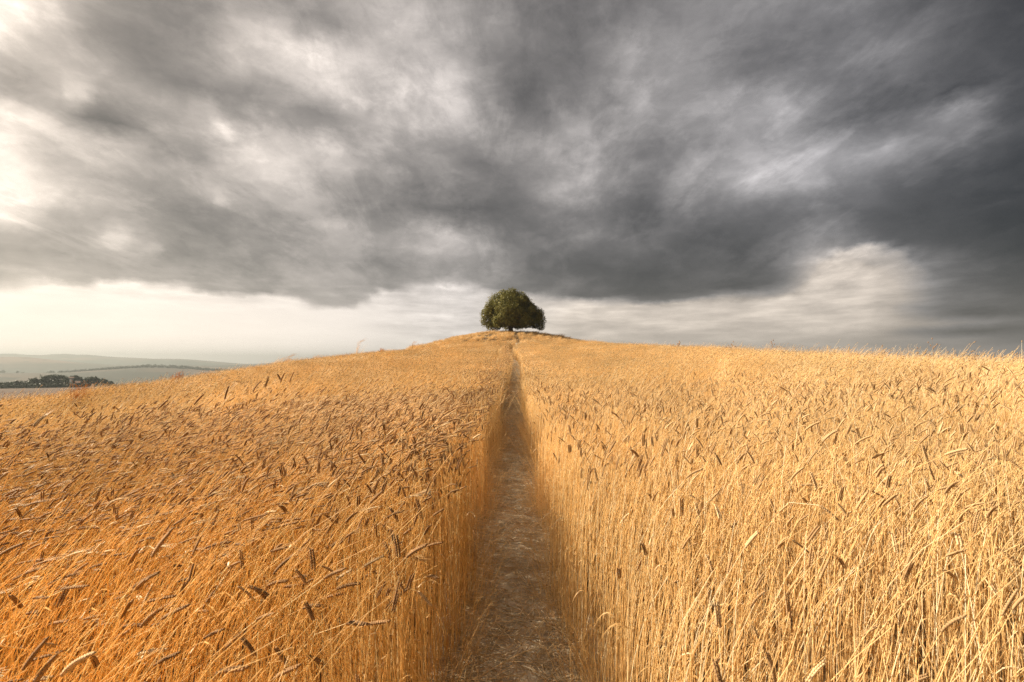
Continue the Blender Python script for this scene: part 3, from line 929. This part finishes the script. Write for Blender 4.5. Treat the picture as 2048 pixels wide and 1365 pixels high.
def scatter_object(name, x, y, z, ix, rz, s, lib):
    n = len(x)
    me = bpy.data.meshes.new(name)
    me.vertices.add(n)
    me.vertices.foreach_set('co', np.stack([x, y, z], -1).ravel().astype(np.float32))
    for nm, tp, v in (('pick', 'INT', ix.astype(np.int32)), ('turn', 'FLOAT', rz.astype(np.float32)), ('size', 'FLOAT', s.astype(np.float32))):
        at_ = me.attributes.new(nm, tp, 'POINT'); at_.data.foreach_set('value', v)
    o = link(name, me)
    ng = bpy.data.node_groups.new(name, 'GeometryNodeTree')
    ng.interface.new_socket('Geometry', in_out='INPUT', socket_type='NodeSocketGeometry')
    ng.interface.new_socket('Geometry', in_out='OUTPUT', socket_type='NodeSocketGeometry')
    nn, lk = ng.nodes, ng.links
    gi, go = nn.new('NodeGroupInput'), nn.new('NodeGroupOutput')
    iop = nn.new('GeometryNodeInstanceOnPoints'); ci = nn.new('GeometryNodeCollectionInfo')
    ci.inputs['Collection'].default_value = lib
    ci.inputs['Separate Children'].default_value = True
    ci.inputs['Reset Children'].default_value = True
    def attr(nm, tp):
        a = nn.new('GeometryNodeInputNamedAttribute'); a.data_type = tp; a.inputs['Name'].default_value = nm
        return next(q for q in a.outputs if q.enabled and q.name == 'Attribute')
    cx = nn.new('ShaderNodeCombineXYZ'); lk.new(attr('turn', 'FLOAT'), cx.inputs[2])
    lk.new(gi.outputs[0], iop.inputs['Points'])
    lk.new(ci.outputs[0], iop.inputs['Instance'])
    iop.inputs['Pick Instance'].default_value = True
    lk.new(attr('pick', 'INT'), iop.inputs['Instance Index'])
    e2r = nn.new('FunctionNodeEulerToRotation'); lk.new(cx.outputs[0], e2r.inputs[0])
    lk.new(e2r.outputs[0], iop.inputs['Rotation'])
    lk.new(attr('size', 'FLOAT'), iop.inputs['Scale'])
    lk.new(iop.outputs[0], go.inputs[0])
    md = o.modifiers.new('scatter', 'NODES'); md.node_group = ng
    return o

for k in ('x', 'y', 'i', 'rz', 's'):
    pts[k] = np.concatenate(pts[k])
z = ground(pts['x'], pts['y']) - .01
wf = scatter_object('wheat_field', pts['x'], pts['y'], z, pts['i'], pts['rz'], pts['s'], LIB)
tag(wf, 'ripe golden wheat with brown ears covering the hillside on both sides of the path', 'wheat', kind='stuff')
print('wheat instances', len(z))

# individual foreground stalks
proto_mesh = {}
def stalk_meshes(i):
    if i not in proto_mesh:
        pr = []
        for k, v in near_parts[i].items():
            if k == 'leaf':
                pr += [(k, make_mesh(k, [q_])) for q_ in v]
            else:
                pr.append((k, make_mesh(k, v)))
        proto_mesh[i] = pr
    return proto_mesh[i]
LAB = {('windblown', 0): 'golden wheat stalk bowed over by the wind, close by, left of the path',
       ('upright', 0): 'straight golden wheat stalk with brown ear, close by, left of the path',
       ('slanted', 0): 'golden wheat stalk slanting across its neighbours, close by, left of the path',
       ('drooping', 0): 'golden wheat stalk with hooked hanging ear, close by, left of the path',
       ('windblown', 1): 'pale wheat stalk bowed over by the wind, close by, right of the path',
       ('upright', 1): 'straight pale wheat stalk with brown ear, close by, right of the path',
       ('slanted', 1): 'pale wheat stalk slanting across its neighbours, close by, right of the path',
       ('drooping', 1): 'pale wheat stalk with hooked hanging ear, close by, right of the path'}
x, y, ix, rz, s, cat = NEAR
gzs = ground(x, y)
for j in order:
    kd = KINDS[ix[j]]; sidej = int(x[j] > 0)
    t = empty('wheat_stalk', (x[j], y[j], gzs[j] - .01), rz[j])
    t.scale = (s[j],) * 3
    tag(t, LAB[(kd, sidej)], 'wheat stalk', kd + (' wheat stalks left of the path' if sidej == 0 else ' wheat stalks right of the path'))
    for nm, me in stalk_meshes(int(ix[j])):
        link(nm, me, t)

# ------------------------------------------------------------------ straw litter on the path
n = 15000
y = rr.uniform(0, 1, n) ** 1.7 * 26 + .7; u = rr.choice([-1, 1], n) * (1 - np.abs(rr.normal(0, .42, n)))
u = np.where(rr.uniform(0, 1, n) < .45, rr.uniform(-1, 1, n), u)
x = path_x(y) + u * .42
L = rr.uniform(.03, .22, n) * np.where(rr.uniform(0, 1, n) < .14, 2.3, 1); a = rr.uniform(0, math.pi, n)
s_ = np.linspace(-.5, .5, 4)
cur_ = rr.normal(0, .12, n)
px_ = x[:, None] + (np.cos(a)[:, None] * s_ - np.sin(a)[:, None] * cur_[:, None] * s_**2) * L[:, None]
py_ = y[:, None] + (np.sin(a)[:, None] * s_ + np.cos(a)[:, None] * cur_[:, None] * s_**2) * L[:, None]
pz_ = path_z(px_, py_)
base = pz_.max(1)[:, None] * .5 + pz_ * .5 + .003 + rr.uniform(0, .02, n)[:, None] + rr.normal(0, .05, n)[:, None] * s_[None] * L[:, None] * 2
v, f = tubes(np.stack([px_, py_, base], -1), rr.uniform(.0012, .0027, n)[:, None] * np.ones((1, 4)), 3)
me = make_mesh('straw_litter', [(v, f, M_LITTER, np.repeat(rr.uniform(0, 1, n), 12))])
tag(link('straw_litter', me), 'trampled broken straw strewn over the bare soil of the footpath', 'straw', kind='stuff')

# ------------------------------------------------------------------ dry grass on the mound
n = 5200
x = rr.uniform(-24, 24, n); y = rr.uniform(64, 112, n)
k = (mound_mask(x, y) > .38) & ((np.abs(x - path_x(y)) > .35) | (y > 82))
x, y = x[k], y[k]
gobj = scatter_object('dry_grass', x, y, ground(x, y) - .02, rr.integers(0, 5, len(x)), rr.uniform(-.6, .6, len(x)), rr.uniform(.6, 1.5, len(x)) * (.6 + vnoise(x, y, .25, 9)), grass_lib)
tag(gobj, 'uncut brown grass on the mound round the foot of the big tree', 'grass', kind='stuff')

# ------------------------------------------------------------------ trees
def leaves(lobes, per, size, rr, flat=1.0, shell=.35):
    P, Nn, T = [], [], []
    for (cx, cy, cz, r0) in lobes:
        k = int(per * r0 * r0)
        dv = rr.normal(0, 1, (k, 3)); dv /= np.linalg.norm(dv, axis=1, keepdims=True)
        rad = r0 * (shell + (1 - shell) * rr.uniform(0, 1, k) ** .5) * (1 + rr.normal(0, .05, k))
        # clumpy surface
        cl = np.sin(dv[:, 0] * 7 + cx * 3) * np.sin(dv[:, 1] * 6 + cy * 5) * np.sin(dv[:, 2] * 7 + cz * 2)
        rad *= 1 + .22 * cl
        P.append(np.array([cx, cy, cz]) + dv * rad[:, None] * np.array([1, 1, flat]))
        Nn.append(dv); T.append(np.clip(.5 + .5 * cl + rr.normal(0, .2, k), 0, 1))
    P, Nn, T = np.concatenate(P), np.concatenate(Nn), np.concatenate(T)
    Nn = Nn + rr.normal(0, .55, Nn.shape); Nn /= np.linalg.norm(Nn, axis=1, keepdims=True)
    a = np.cross(Nn, rr.normal(0, 1, Nn.shape)); a /= np.linalg.norm(a, axis=1, keepdims=True) + 1e-9
    b = np.cross(Nn, a)
    sz = size * rr.uniform(.6, 1.3, len(P))[:, None]
    V = np.stack([P - a * sz, P - b * sz * .55, P + a * sz, P + b * sz * .55], 1).reshape(-1, 3)
    return V, np.arange(len(V)).reshape(-1, 4), np.repeat(T, 4)

# the big holm oak on the crest
TREE = Vector((at(1021, 662, 86)[0], 86.0, 0)); TREE.z = gz(TREE.x, TREE.y)
lob = [(-4.3, 3.35, 1.15), (-4.25, 2.1, 1.2), (-3.4, 1.2, 1.0), (-2.35, 1.15, .8), (-3.3, 4.5, 1.35), (-2.55, 5.75, 1.35), (-1.2, 6.45, 1.3), (.3, 6.6, 1.35), (1.7, 6.1, 1.3),
       (2.7, 5.15, 1.25), (4.15, 4.15, .95), (5.1, 3.4, .95), (5.35, 2.3, 1.05), (5.45, 1.2, .85), (4.4, 1.6, .9), (3.3, 1.75, .8), (2.1, 1.5, .75), (1.3, 1.15, .55), (-1.5, 1.5, .6),
       (-2.2, 3.2, 1.5), (0, 4.6, 1.8), (1.9, 3.6, 1.5), (3.6, 3.0, 1.2), (-.4, 3.0, 1.1), (-2.9, 2.3, 1.2), (1.0, 2.5, .9), (1.9, 2.3, .8), (2.8, 2.4, .8), (-.95, 1.55, .55), (.85, 1.6, .5), (-1.7, 1.9, .8), (3.9, 2.0, .9), (3.5, 4.5, 1.1), (4.7, 2.7, 1.1), (-3.6, 3.9, 1.2), (2.4, 4.3, 1.4)]
rt = np.random.default_rng(5)
lobes = [(a, rt.uniform(-.8, .8), b, c) for a, b, c in lob]
lobes += [(-.1, -3.2, 3.5, 1.4), (.3, -2.6, 5.0, 1.5), (-1.1, -3.1, 2.3, 1.1), (1.2, -3.0, 2.5, 1.15), (-2.2, -2.4, 1.7, .95), (2.3, -2.4, 1.9, .95), (-.9, -2.6, 1.35, .6), (1.0, -2.5, 1.4, .55)]
for i in range(44):
    ph = rt.uniform(-.1, 1.0); aa = rt.choice([-1, 1]) * rt.uniform(.5, 2.64)
    rx = math.sqrt(max(0, 1 - max(ph, 0) ** 2))
    px0, py0 = 4.1 * math.cos(aa) * rx + .45, 4.2 * math.sin(aa) * rx
    pz0 = 2.1 + 4.2 * ph
    lobes.append((px0, py0, pz0, rt.uniform(.85, 1.35)))
tr = empty('holm_oak', TREE)
tag(tr, 'lone big round evergreen oak standing on the crest at the end of the path', 'tree')
v, f, t = leaves(lobes, 850, .12, rt)
link('crown', make_mesh('crown', [(v, f, M_OAK, t)]), tr)
def limb(p0, p1, r0, r1, rr_, K=7, wob=.15):
    s = np.linspace(0, 1, K)[:, None]
    P = np.array(p0) * (1 - s) + np.array(p1) * s
    P = P + rr_.normal(0, wob, P.shape) * s * (1 - s) * 3
    return P, np.linspace(r0, r1, K)
prts = []
P = np.array([[0, 0, -.4], [0, 0, .1], [.03, 0, .6], [-.02, 0, 1.2], [.05, 0, 2.0], [.1, 0, 3.2], [.1, 0, 4.6]])
v, f = tubes(P[None], np.array([[.75, .52, .42, .38, .36, .28, .14]]), 12)
prts.append((v, f, M_BARK, None))
for i in range(22):
    l0 = lobes[rt.integers(0, len(lobes))]
    z0 = rt.uniform(.9, 3.6)
    P, rad = limb((0, 0, z0), (l0[0], l0[1], max(l0[2], z0 + .1)), .2, .05, rt)
    v, f = tubes(P[None], rad[None], 6)
    prts.append((v, f, M_BARK, None))
for i in range(7):                       # roots
    a = i * .9 + .3
    P, rad = limb((0, 0, .25), (math.cos(a) * 1.3, math.sin(a) * 1.2, -.25), .24, .06, rt)
    v, f = tubes(P[None], rad[None], 6); prts.append((v, f, M_BARK, None))
link('trunk', smooth(make_mesh('trunk', prts)), tr)
# scrub against the trunk
sc_ = (TREE.x - 1.15, TREE.y - .3)
sh = empty('low_shrub', (sc_[0], sc_[1], gz(*sc_)))
tag(sh, 'low dark brown scrub at the left foot of the big oak trunk', 'shrub')
v, f, t = leaves([(0, 0, .25, .45), (.5, 0, .2, .4), (-.4, .1, .15, .3)], 900, .05, rt)
link('foliage', make_mesh('foliage', [(v, f, M_WEED, t)]), sh)
v, f = tubes(np.array([limb((0, 0, -.1), (math.cos(a) * .3, math.sin(a) * .2, .4), .02, .006, rt, 5, .03)[0] for a in range(6)]), .01, 4)
link('stem', make_mesh('stem', [(v, f, M_BARK, None)]), sh)

# trees and bushes round the farm in the valley: px, base row, top row, width px, kind
def far_tree(px, yb, yt, w, kind, r, label, group='trees round the valley farm', name=None):
    base = at(px, yb, r); g = gz(base.x, base.y)
    H = (yb - yt) / F * r * 1.0; Wm = w / F * r
    base.z = g
    top = at(px, yt, r).z
    H = max(top - g, 2.0)
    o = empty(name or {'c': 'cypress', 'p': 'umbrella_pine', 'b': 'broadleaf_tree'}[kind], base)
    tag(o, label, 'tree', group)
    ra = Wm / 2
    if kind == 'c':
        lb = [(0, 0, H * q, ra * (1.0 - abs(q - .35) * 1.0)) for q in np.linspace(.12, .9, 9)]
        v, f, t = leaves(lb, 60, .35, rt)
        th = .15
    elif kind == 'p':
        lb = [(math.cos(a) * ra * .55, math.sin(a) * ra * .55, H * .86, ra * .5) for a in np.arange(0, 6.2, 1.05)] + [(0, 0, H * .9, ra * .55)]
        v, f, t = leaves(lb, 60, .35, rt, .42)
        th = .8
    else:
        lb = [(rt.normal(0, .35) * ra, rt.normal(0, .35) * ra, H * rt.uniform(.4, .75), ra * rt.uniform(.5, .7)) for _ in range(8)] + [(0, 0, H - ra * .5, ra * .5)]
        lb = [(a, b, max(c, d_ * .6), d_) for a, b, c, d_ in lb]
        v, f, t = leaves(lb, 45, .45, rt)
        th = .5
    link('crown', make_mesh('crown', [(v, f, M_PINE, t)]), o)
    P = np.array([[0, 0, -.5], [0, 0, H * th * .5], [.1, 0, H * th + .5]])
    v, f = tubes(P[None], np.array([[.35, .28, .2]]), 7)
    link('trunk', smooth(make_mesh('trunk', [(v, f, M_BARK, None)])), o)
    return o

RF = 330
FT = [(3, 776, 766, 9, 'b', 'leftmost tree of the valley row, cut by the picture edge'),
 (13, 776, 765, 9, 'b', 'small round tree second from the left edge in the valley row'),
 (23, 775, 764, 9, 'b', 'small round tree third from the left edge in the valley row'),
 (33, 775, 761, 10, 'b', 'bushy tree fourth from the left edge in the valley row'),
 (42, 774, 761, 8, 'b', 'tree with uneven top just left of the gap in the valley row'),
 (52, 774, 763, 9, 'b', 'first dark tree right of the gap in the valley row'),
 (60, 773, 758, 12, 'b', 'dark tree at the left shoulder of the farm grove'),
 (71, 772, 754, 3.2, 'c', 'thin cypress at the left shoulder of the farm grove'),
 (69, 773, 756, 12, 'b', 'wide dark tree beside the thin cypress of the farm grove'),
 (80, 772, 748, 4.0, 'c', 'tall dark cypress left of the umbrella pine'),
 (86, 773, 752, 14, 'b', 'tall dense tree between cypress and umbrella pine'),
 (95, 774, 758, 12, 'b', 'dense tree under the left edge of the umbrella pine'),
 (108, 773, 751, 25, 'p', 'flat topped umbrella pine above the farm grove'),
 (108.5, 770, 747, 3.2, 'c', 'cypress whose tip pokes above the umbrella pine'),
 (112, 775, 760, 16, 'b', 'dark round tree under the umbrella pine'),
 (120, 772, 753, 2.6, 'c', 'thin cypress just right of the umbrella pine'),
 (125, 773, 754, 2.8, 'c', 'slim cypress, second to the right of the umbrella pine'),
 (129, 771, 755, 2.4, 'c', 'slim cypress beside the left side of the wide pine'),
 (138, 770, 755, 16, 'b', 'rounded tree left of the white gable'),
 (148, 770, 751, 18, 'b', 'tallest rounded tree of the farm grove'),
 (158, 771, 754, 18, 'b', 'rounded tree right of the white gable'),
 (170, 771, 754, 3, 'c', 'short cypress between the two rounded trees on the right'),
 (178, 772, 754, 16, 'b', 'round dark tree on the right side of the farm grove'),
 (189, 772, 753, 13, 'b', 'round dark tree at the right end of the farm grove'),
 (206, 773, 758, 13, 'b', 'separate small tree right of the farm grove'),
 (222, 773, 763, 10, 'b', 'low bushy tree last to the right of the farm grove')]
for px, yb, yt, w_, kd, lb in FT:
    far_tree(px, yb, yt, w_, kd, RF + rt.uniform(-12, 12), lb)
for px, w_, lb in ((60, 60, 'low green hedge under the left half of the farm grove'), (130, 50, 'low green hedge under the right half of the farm grove')):
    b = at(px, 777, RF - 25); b.z = gz(b.x, b.y)
    hd = link('hedge', None, None, b) if False else None
    Wm = w_ / F * (RF - 25)
    vx = np.array([math.cos(math.atan2(b.x, b.y)), -math.sin(math.atan2(b.x, b.y))])
    lb_ = []
    for q in np.linspace(-.5, .5, 16):
        xx, yy = b.x + vx[0] * q * Wm, b.y + vx[1] * q * Wm
        lb_.append((xx - b.x, yy - b.y, gz(xx, yy) - b.z + .5, rt.uniform(1.1, 1.6)))
    v, f, t = leaves(lb_, 60, .35, rt)
    tag(link('hedge', make_mesh('hedge', [(v, f, M_WOOD2, t)]), None, b), lb, 'hedge', 'hedges below the farm grove')

# farmhouse half hidden in the grove
def box(cx, cy, cz, lx, ly, lz):
    v = np.array([[sx_, sy_, sz_] for sx_ in (-.5, .5) for sy_ in (-.5, .5) for sz_ in (0, 1)], float) * [lx, ly, lz] + [cx, cy, cz]
    return v, np.array([[0, 1, 3, 2], [4, 6, 7, 5], [0, 4, 5, 1], [2, 3, 7, 6], [0, 2, 6, 4], [1, 5, 7, 3]])
def gable(cx, cy, cz, lx, ly, h):
    hx_, hy_ = lx / 2 + .3, ly / 2 + .3
    v = np.array([[-hx_, -hy_, 0], [hx_, -hy_, 0], [hx_, hy_, 0], [-hx_, hy_, 0], [-hx_, 0, h], [hx_, 0, h]]) + [cx, cy, cz]
    return v, [[0, 1, 5, 4], [2, 3, 4, 5], [3, 2, 1, 0]], [[0, 4, 3], [1, 2, 5]]
def house(px, py, r, lx, ly, h, wall, label, cat, name):
    b = at(px, py, r); b.z = gz(b.x, b.y)
    o = empty(name, b, -math.atan2(b.x, b.y))
    tag(o, label, cat)
    v, f = box(0, 0, -.5, lx, ly, h + .5)
    link('wall', make_mesh('wall', [(v, f, wall, None)]), o)
    v, q4, t3 = gable(0, 0, h + .003, lx, ly, ly * .22)
    me = bpy.data.meshes.new('roof'); me.from_pydata([tuple(a) for a in v], [], q4 + t3); me.materials.append(M_ROOF)
    link('roof', me, o)
    for k in range(max(1, int(lx / 3))):
        xk = -lx / 2 + 1.5 + k * 3
        v, f = box(xk, -ly / 2 - .003, h * .45, .9, .08, 1.1)
        link('window', make_mesh('window', [(v, f, M_DARK, None)]), o)
    return o
house(144, 773, RF - 8, 5.5, 4.5, 2.2, M_WALL, 'low pinkish farm building half hidden in the valley trees', 'house', 'farmhouse')
house(142.5, 769, RF - 20, 1.3, 2.0, 4.4, M_WHITE, 'small white gable showing between the rounded trees of the valley farm', 'outbuilding', 'outbuilding')

# far-off woods along the ridge beyond the farm: too many to count
lb_ = []
for px in np.arange(-30, 500, 1.1):
    dens = .5 + .5 * (vnoise(px, 0, .03, 2) > .42) if px > 110 else .35 * (vnoise(px, 0, .05, 2) > .5)
    if rt.uniform() < dens:
        b = at(px, 740, 1390 + rt.uniform(-25, 12)); g = gz(b.x, b.y)
        lb_.append((b.x, b.y, g + 1.5, rt.uniform(2.0, 4.2)))
for px in np.arange(190, 480, 1.6):
    b = at(px, 765, 900 + rt.uniform(-60, 60)); g = gz(b.x, b.y)
    lb_.append((b.x, b.y, g + 1.0, rt.uniform(1.5, 3.6)))
v, f, t = leaves(lb_, 5, 1.3, rt)
tag(link('distant_woods', make_mesh('distant_woods', [(v, f, M_WOOD2, t)])), 'dark far-off belts of trees along the ridges beyond the farm', 'woods', kind='stuff')

# ------------------------------------------------------------------ weeds, tufts and bushes breaking the skyline
def base_for(px, r):
    x_, y_, _ = ray(px, 700); k_ = r / math.hypot(x_, y_)
    return Vector((x_ * k_, y_ * k_, gz(x_ * k_, y_ * k_)))
def top_h(px, py, r, g):
    return at(px, py, r).z - g

def weed(px, pyt, r, label, kind, group=None, lean=.2):
    b = base_for(px, r); H = top_h(px, pyt, r, b.z)
    H = max(H, WH + .05)
    o = empty('tall_weed' if kind != 'grass' else 'wild_grass', b)
    tag(o, label, 'weed' if kind != 'grass' else 'grass tuft', group)
    sw = max(.002, r * .00022)
    if kind == 'grass':
        parts = [grass_tuft(26, H, .12, M_LEAF, rt, sw * 1.2, 7)]
        link('blades', make_mesh('blades', parts), o)
        n_ = 14
        tips = []
        for i in range(n_):
            a = rt.uniform(0, 6.28); q = rt.uniform(.05, .35)
            tips.append([(0, 0, 0), (math.cos(a) * q * .2 + lean * .1, math.sin(a) * q * .2, H * .5), (math.cos(a) * q * .6 + lean * .4, math.sin(a) * q * .6, H * .85), (math.cos(a) * q + lean, math.sin(a) * q, H * rt.uniform(.9, 1.02))])
        v, f = tubes(np.array(tips), sw * .35, 3)
        link('stem', make_mesh('stem', [(v, f, M_LEAF, None)]), o)
        return o
    K = 10; s = np.linspace(0, 1, K)
    main = np.stack([lean * s**2, .05 * np.sin(s * 5), H * s], -1)
    prts = [(*tubes(main[None], np.linspace(sw, sw * .4, K)[None], 4), M_WEED, .3)]
    heads = []
    nb = 7
    for i in range(nb):
        q = rt.uniform(.55, .98); p0 = main[int(q * (K - 1))]
        a = rt.uniform(0, 6.28); Lb = (1.05 - q) * H * rt.uniform(.5, 1.0)
        e = p0 + np.array([math.cos(a) * Lb * .7, math.sin(a) * Lb * .7, Lb * .6])
        pth, _r = limb(p0, e, 1, 1, rt, 5, .02)
        prts.append((*tubes(pth[None], np.linspace(sw * .6, sw * .3, 5)[None], 3), M_WEED, .5))
        heads += [e, (p0 + e) / 2]
    heads += [main[-1], main[-2]]
    link('stem', make_mesh('stem', prts), o)
    hh = np.array(heads); nh = len(hh)
    I = np.eye(3)
    hs = max(.010, r * .0011)
    v, f = octas(hh, np.repeat(I[2:3], nh, 0), np.repeat(I[0:1], nh, 0), np.repeat(I[1:2], nh, 0), hs * 1.5, hs, hs)
    link('seed_heads', make_mesh('seed_heads', [(v, f, M_WEED, .8)]), o)
    return o

weed(1866, 678, 11.0, 'tallest branching dark weed with round seed heads on the right skyline', 'weed', lean=-.05)
weed(1908, 704, 11.0, 'low spreading weed beside the tallest weed on the right skyline', 'weed', lean=.25)
weed(1753, 692, 13.5, 'thin branching weed on the skyline between dark ears and tallest weed', 'weed', lean=.1)
weed(1535, 681, 21, 'thin upright weed above the wheat line left of the right-hand dark ears', 'weed')
weed(1457, 684, 24, 'faint thin weed pair on the wheat skyline right of centre', 'weed')
weed(1352, 683, 33, 'faint feathery weed on the skyline nearest right of the oak slope', 'weed')
weed(712, 676, 47, 'tall wispy grass leaning right on the left slope skyline', 'grass', lean=.8)
weed(555, 712, 37, 'wispy fan of grass on the skyline at the lower left slope', 'grass', lean=.7)
weed(572, 706, 38, 'second wispy fan of grass, just right of the lower left one', 'grass', lean=.7)
weed(625, 708, 42, 'short pale grass on the skyline between the two taller wisps', 'grass', lean=.5)
weed(822, 682, 60, 'pale grass wisp where the wheat meets the oak mound on the left', 'grass', lean=.6)
weed(1812, 690, 13, 'faint grass spray on the skyline left of the tallest weed', 'grass', lean=.2)
weed(1660, 694, 14, 'pale grass blades beside the paired dark ears on the right skyline', 'grass', lean=.1)

def bush(px, pyt, r, w_px, label):
    b = base_for(px, r); H = top_h(px, pyt, r, b.z); Wm = w_px / F * r
    o = empty('dry_bush', b); tag(o, label, 'bush', None)
    n_ = 70; K = 7; s = np.linspace(0, 1, K)
    a = rt.uniform(0, 6.28, n_); sp = rt.uniform(.1, .5, n_) * Wm; hh = H * rt.uniform(.6, 1.0, n_)
    P = np.stack([(np.cos(a) * sp)[:, None] * s**1.3 + .15 * s**2, (np.sin(a) * sp)[:, None] * s**1.3, hh[:, None] * s], -1)
    P += rt.normal(0, .015, P.shape) * s[None, :, None]
    v, f = tubes(P, np.linspace(.006, .003, K)[None] * (r / 18), 3)
    link('stem', make_mesh('stem', [(v, f, M_ORANGE, np.repeat(rt.uniform(0, 1, n_), K * 3))]), o)
    k = rt.integers(0, n_, 1500); q = rt.integers(2, K, 1500)
    c = P[k, q] + rt.normal(0, .045, (1500, 3))
    A = rt.normal(0, 1, (1500, 3)) + [0, 0, 1]; A /= np.linalg.norm(A, axis=1, keepdims=True)
    B = np.cross(A, [1., .2, 0]); B /= np.linalg.norm(B, axis=1, keepdims=True)
    v, f = octas(c, A, B, np.cross(A, B), .022 * (r / 18)**.5, .007 * (r / 18)**.5, .003 * (r / 18)**.5)
    link('foliage', make_mesh('foliage', [(v, f, M_ORANGE, np.repeat(rt.uniform(0, 1, 1500), 6))]), o)
bush(158, 763, 17, 30, 'rusty orange dry bush sticking out of the wheat in front of the valley farm')
bush(350, 743, 30, 22, 'rusty orange dry bush on the left wheat skyline right of the valley farm')
bush(575, 718, 42, 12, 'small brown bush on the left slope skyline below the wispy grass')
bush(762, 697, 56, 10, 'small brown bush on the skyline left of the oak mound')

# ears standing clear of the right skyline and the pale feathery heads close by
def tall_stalk(px, pyt, r, rz_, variant, label, group=None, straight=True):
    b = base_for(px, r)
    i = KINDS.index('upright') + variant
    H = top_h(px, pyt, r, b.z)
    tipv = near_parts[i]['ear'][0][0].max(0)
    sc = H / tipv[2]
    b.x -= tipv[0] * sc * math.cos(rz_) ; b.y -= tipv[0] * sc * math.sin(rz_); b.z = gz(b.x, b.y)
    t = empty('wheat_stalk', b, rz_); t.scale = (sc,) * 3
    tag(t, label, 'wheat stalk', group)
    for nm, me in stalk_meshes(i):
        link(nm, me, t)
tall_stalk(1700, 690, 10, .1, 0, 'dark wheat ear standing highest above the right skyline')
tall_stalk(1655, 690, 11, .3, 1, 'dark wheat ear slanting above the right skyline, left one of a pair')
tall_stalk(1622, 700, 11, .3, 2, 'dark wheat ear at the left of the group above the right skyline')

for k, (px, py, r_, rz_, lb) in enumerate((
        (589, 740, 5.4, .2, 'tallest dark ear of the left field, reaching highest against the slope'),
        (572, 745, 5.2, .1, 'dark ear leaning over just left of the tallest ear of the left field'),
        (555, 750, 5.6, 2.9, 'dark ear tilted back to the left beside the tallest ear'),
        (538, 750, 5.3, 1.4, 'upright thick dark ear, third from the tallest ear of the left field'),
        (525, 757, 5.0, .5, 'dark ear on a curved neck at the left of the tall group'),
        (458, 769, 4.9, .2, 'short dark ear standing alone left of the tall group'),
        (409, 783, 4.8, .3, 'slim dark ear between the tall group and the orange bush'),
        (340, 791, 4.4, .4, 'dark ear standing alone well left of the tall group of ears'),
        (106, 826, 3.8, 1.5, 'upright brown ear near the left edge of the field'),
        (655, 772, 5.6, .4, 'dark ear standing clear between the tall group and the path'),
        (735, 780, 6.0, .2, 'dark ear slanting clear of the crop nearer the path'))):
    tall_stalk(px, py, r_, rz_, k, lb, 'tall dark ears clear of the left field')

# two pale feathery wild oat heads
def wild_oat(px, py, r_, label):
    tip = at(px, py, r_); g = gz(tip.x - .18, tip.y)
    o = empty('wild_oat', (tip.x - .18, tip.y, g)); tag(o, label, 'wild oat', 'pale wild oat heads')
    H = tip.z - g; s = np.linspace(0, 1, 9)
    P = np.stack([.02 * s + .16 * s**5, 0 * s, H * (s - .0) * (1 + .06 * (1 - s))], -1)
    v, f = tubes(P[None], np.linspace(.0017, .0009, 9)[None], 4)
    link('stem', make_mesh('stem', [(v, f, M_LEAF, .5)]), o)
    n_ = 16
    D = np.stack([rt.uniform(.5, 1.2, n_), rt.normal(0, .35, n_), rt.uniform(-.25, .55, n_)], -1)
    L_ = rt.uniform(.04, .10, n_)[:, None]
    A = P[-1] + rt.normal(0, .006, (n_, 3))
    Q = np.stack([A, A + D * L_ * .5, A + D * L_ + [0, 0, -.008]], 1)
    v, f = tubes(Q, np.array([[.0016, .0012, .0004]]), 3)
    link('spikelets', make_mesh('spikelets', [(v, f, M_LEAF, np.full(len(v), .97))]), o)
wild_oat(752, 962, 2.6, 'pale feathery oat head glowing over the stalks left of the path, upper one')
wild_oat(828, 1118, 1.9, 'pale nodding oat head low on the shaded stalks beside the path, lower one')

# ------------------------------------------------------------------ haze over the far country
m_, N = newmat('haze')
pv = N.n('ShaderNodeVolumePrincipled')
pv.inputs['Color'].default_value = (.275, .305, .312, 1)
pv.inputs['Density'].default_value = 3.6e-4
pv.inputs['Anisotropy'].default_value = .45
N.put(N.n('ShaderNodeOutputMaterial').inputs['Volume'], pv.outputs[0])
zmin = min(float(Z.min()), -40) - 1.5
zmax = max(float(Z.max()), TREE.z + 9) + 4
print('haze z', zmin, zmax)
a0 = R_(-38)
ax = np.array([math.sin(a0), math.cos(a0)]); ay = np.array([ax[1], -ax[0]])
c0, c1, hw = -420.0, 4450.0, 1850.0
cs = [(c0, -hw), (c1, -hw), (c1, hw), (c0, hw)]
v = [(*(ax * u_ + ay * w_), zz_) for zz_ in (zmin, zmax) for u_, w_ in cs]
me = bpy.data.meshes.new('haze')
me.from_pydata([tuple(map(float, q_)) for q_ in v], [], [(0, 1, 2, 3), (7, 6, 5, 4), (0, 4, 5, 1), (1, 5, 6, 2), (2, 6, 7, 3), (3, 7, 4, 0)])
me.materials.append(m_)
me.update()
tag(link('haze', me), 'pale summer haze lying over the far hills', 'haze', kind='stuff')
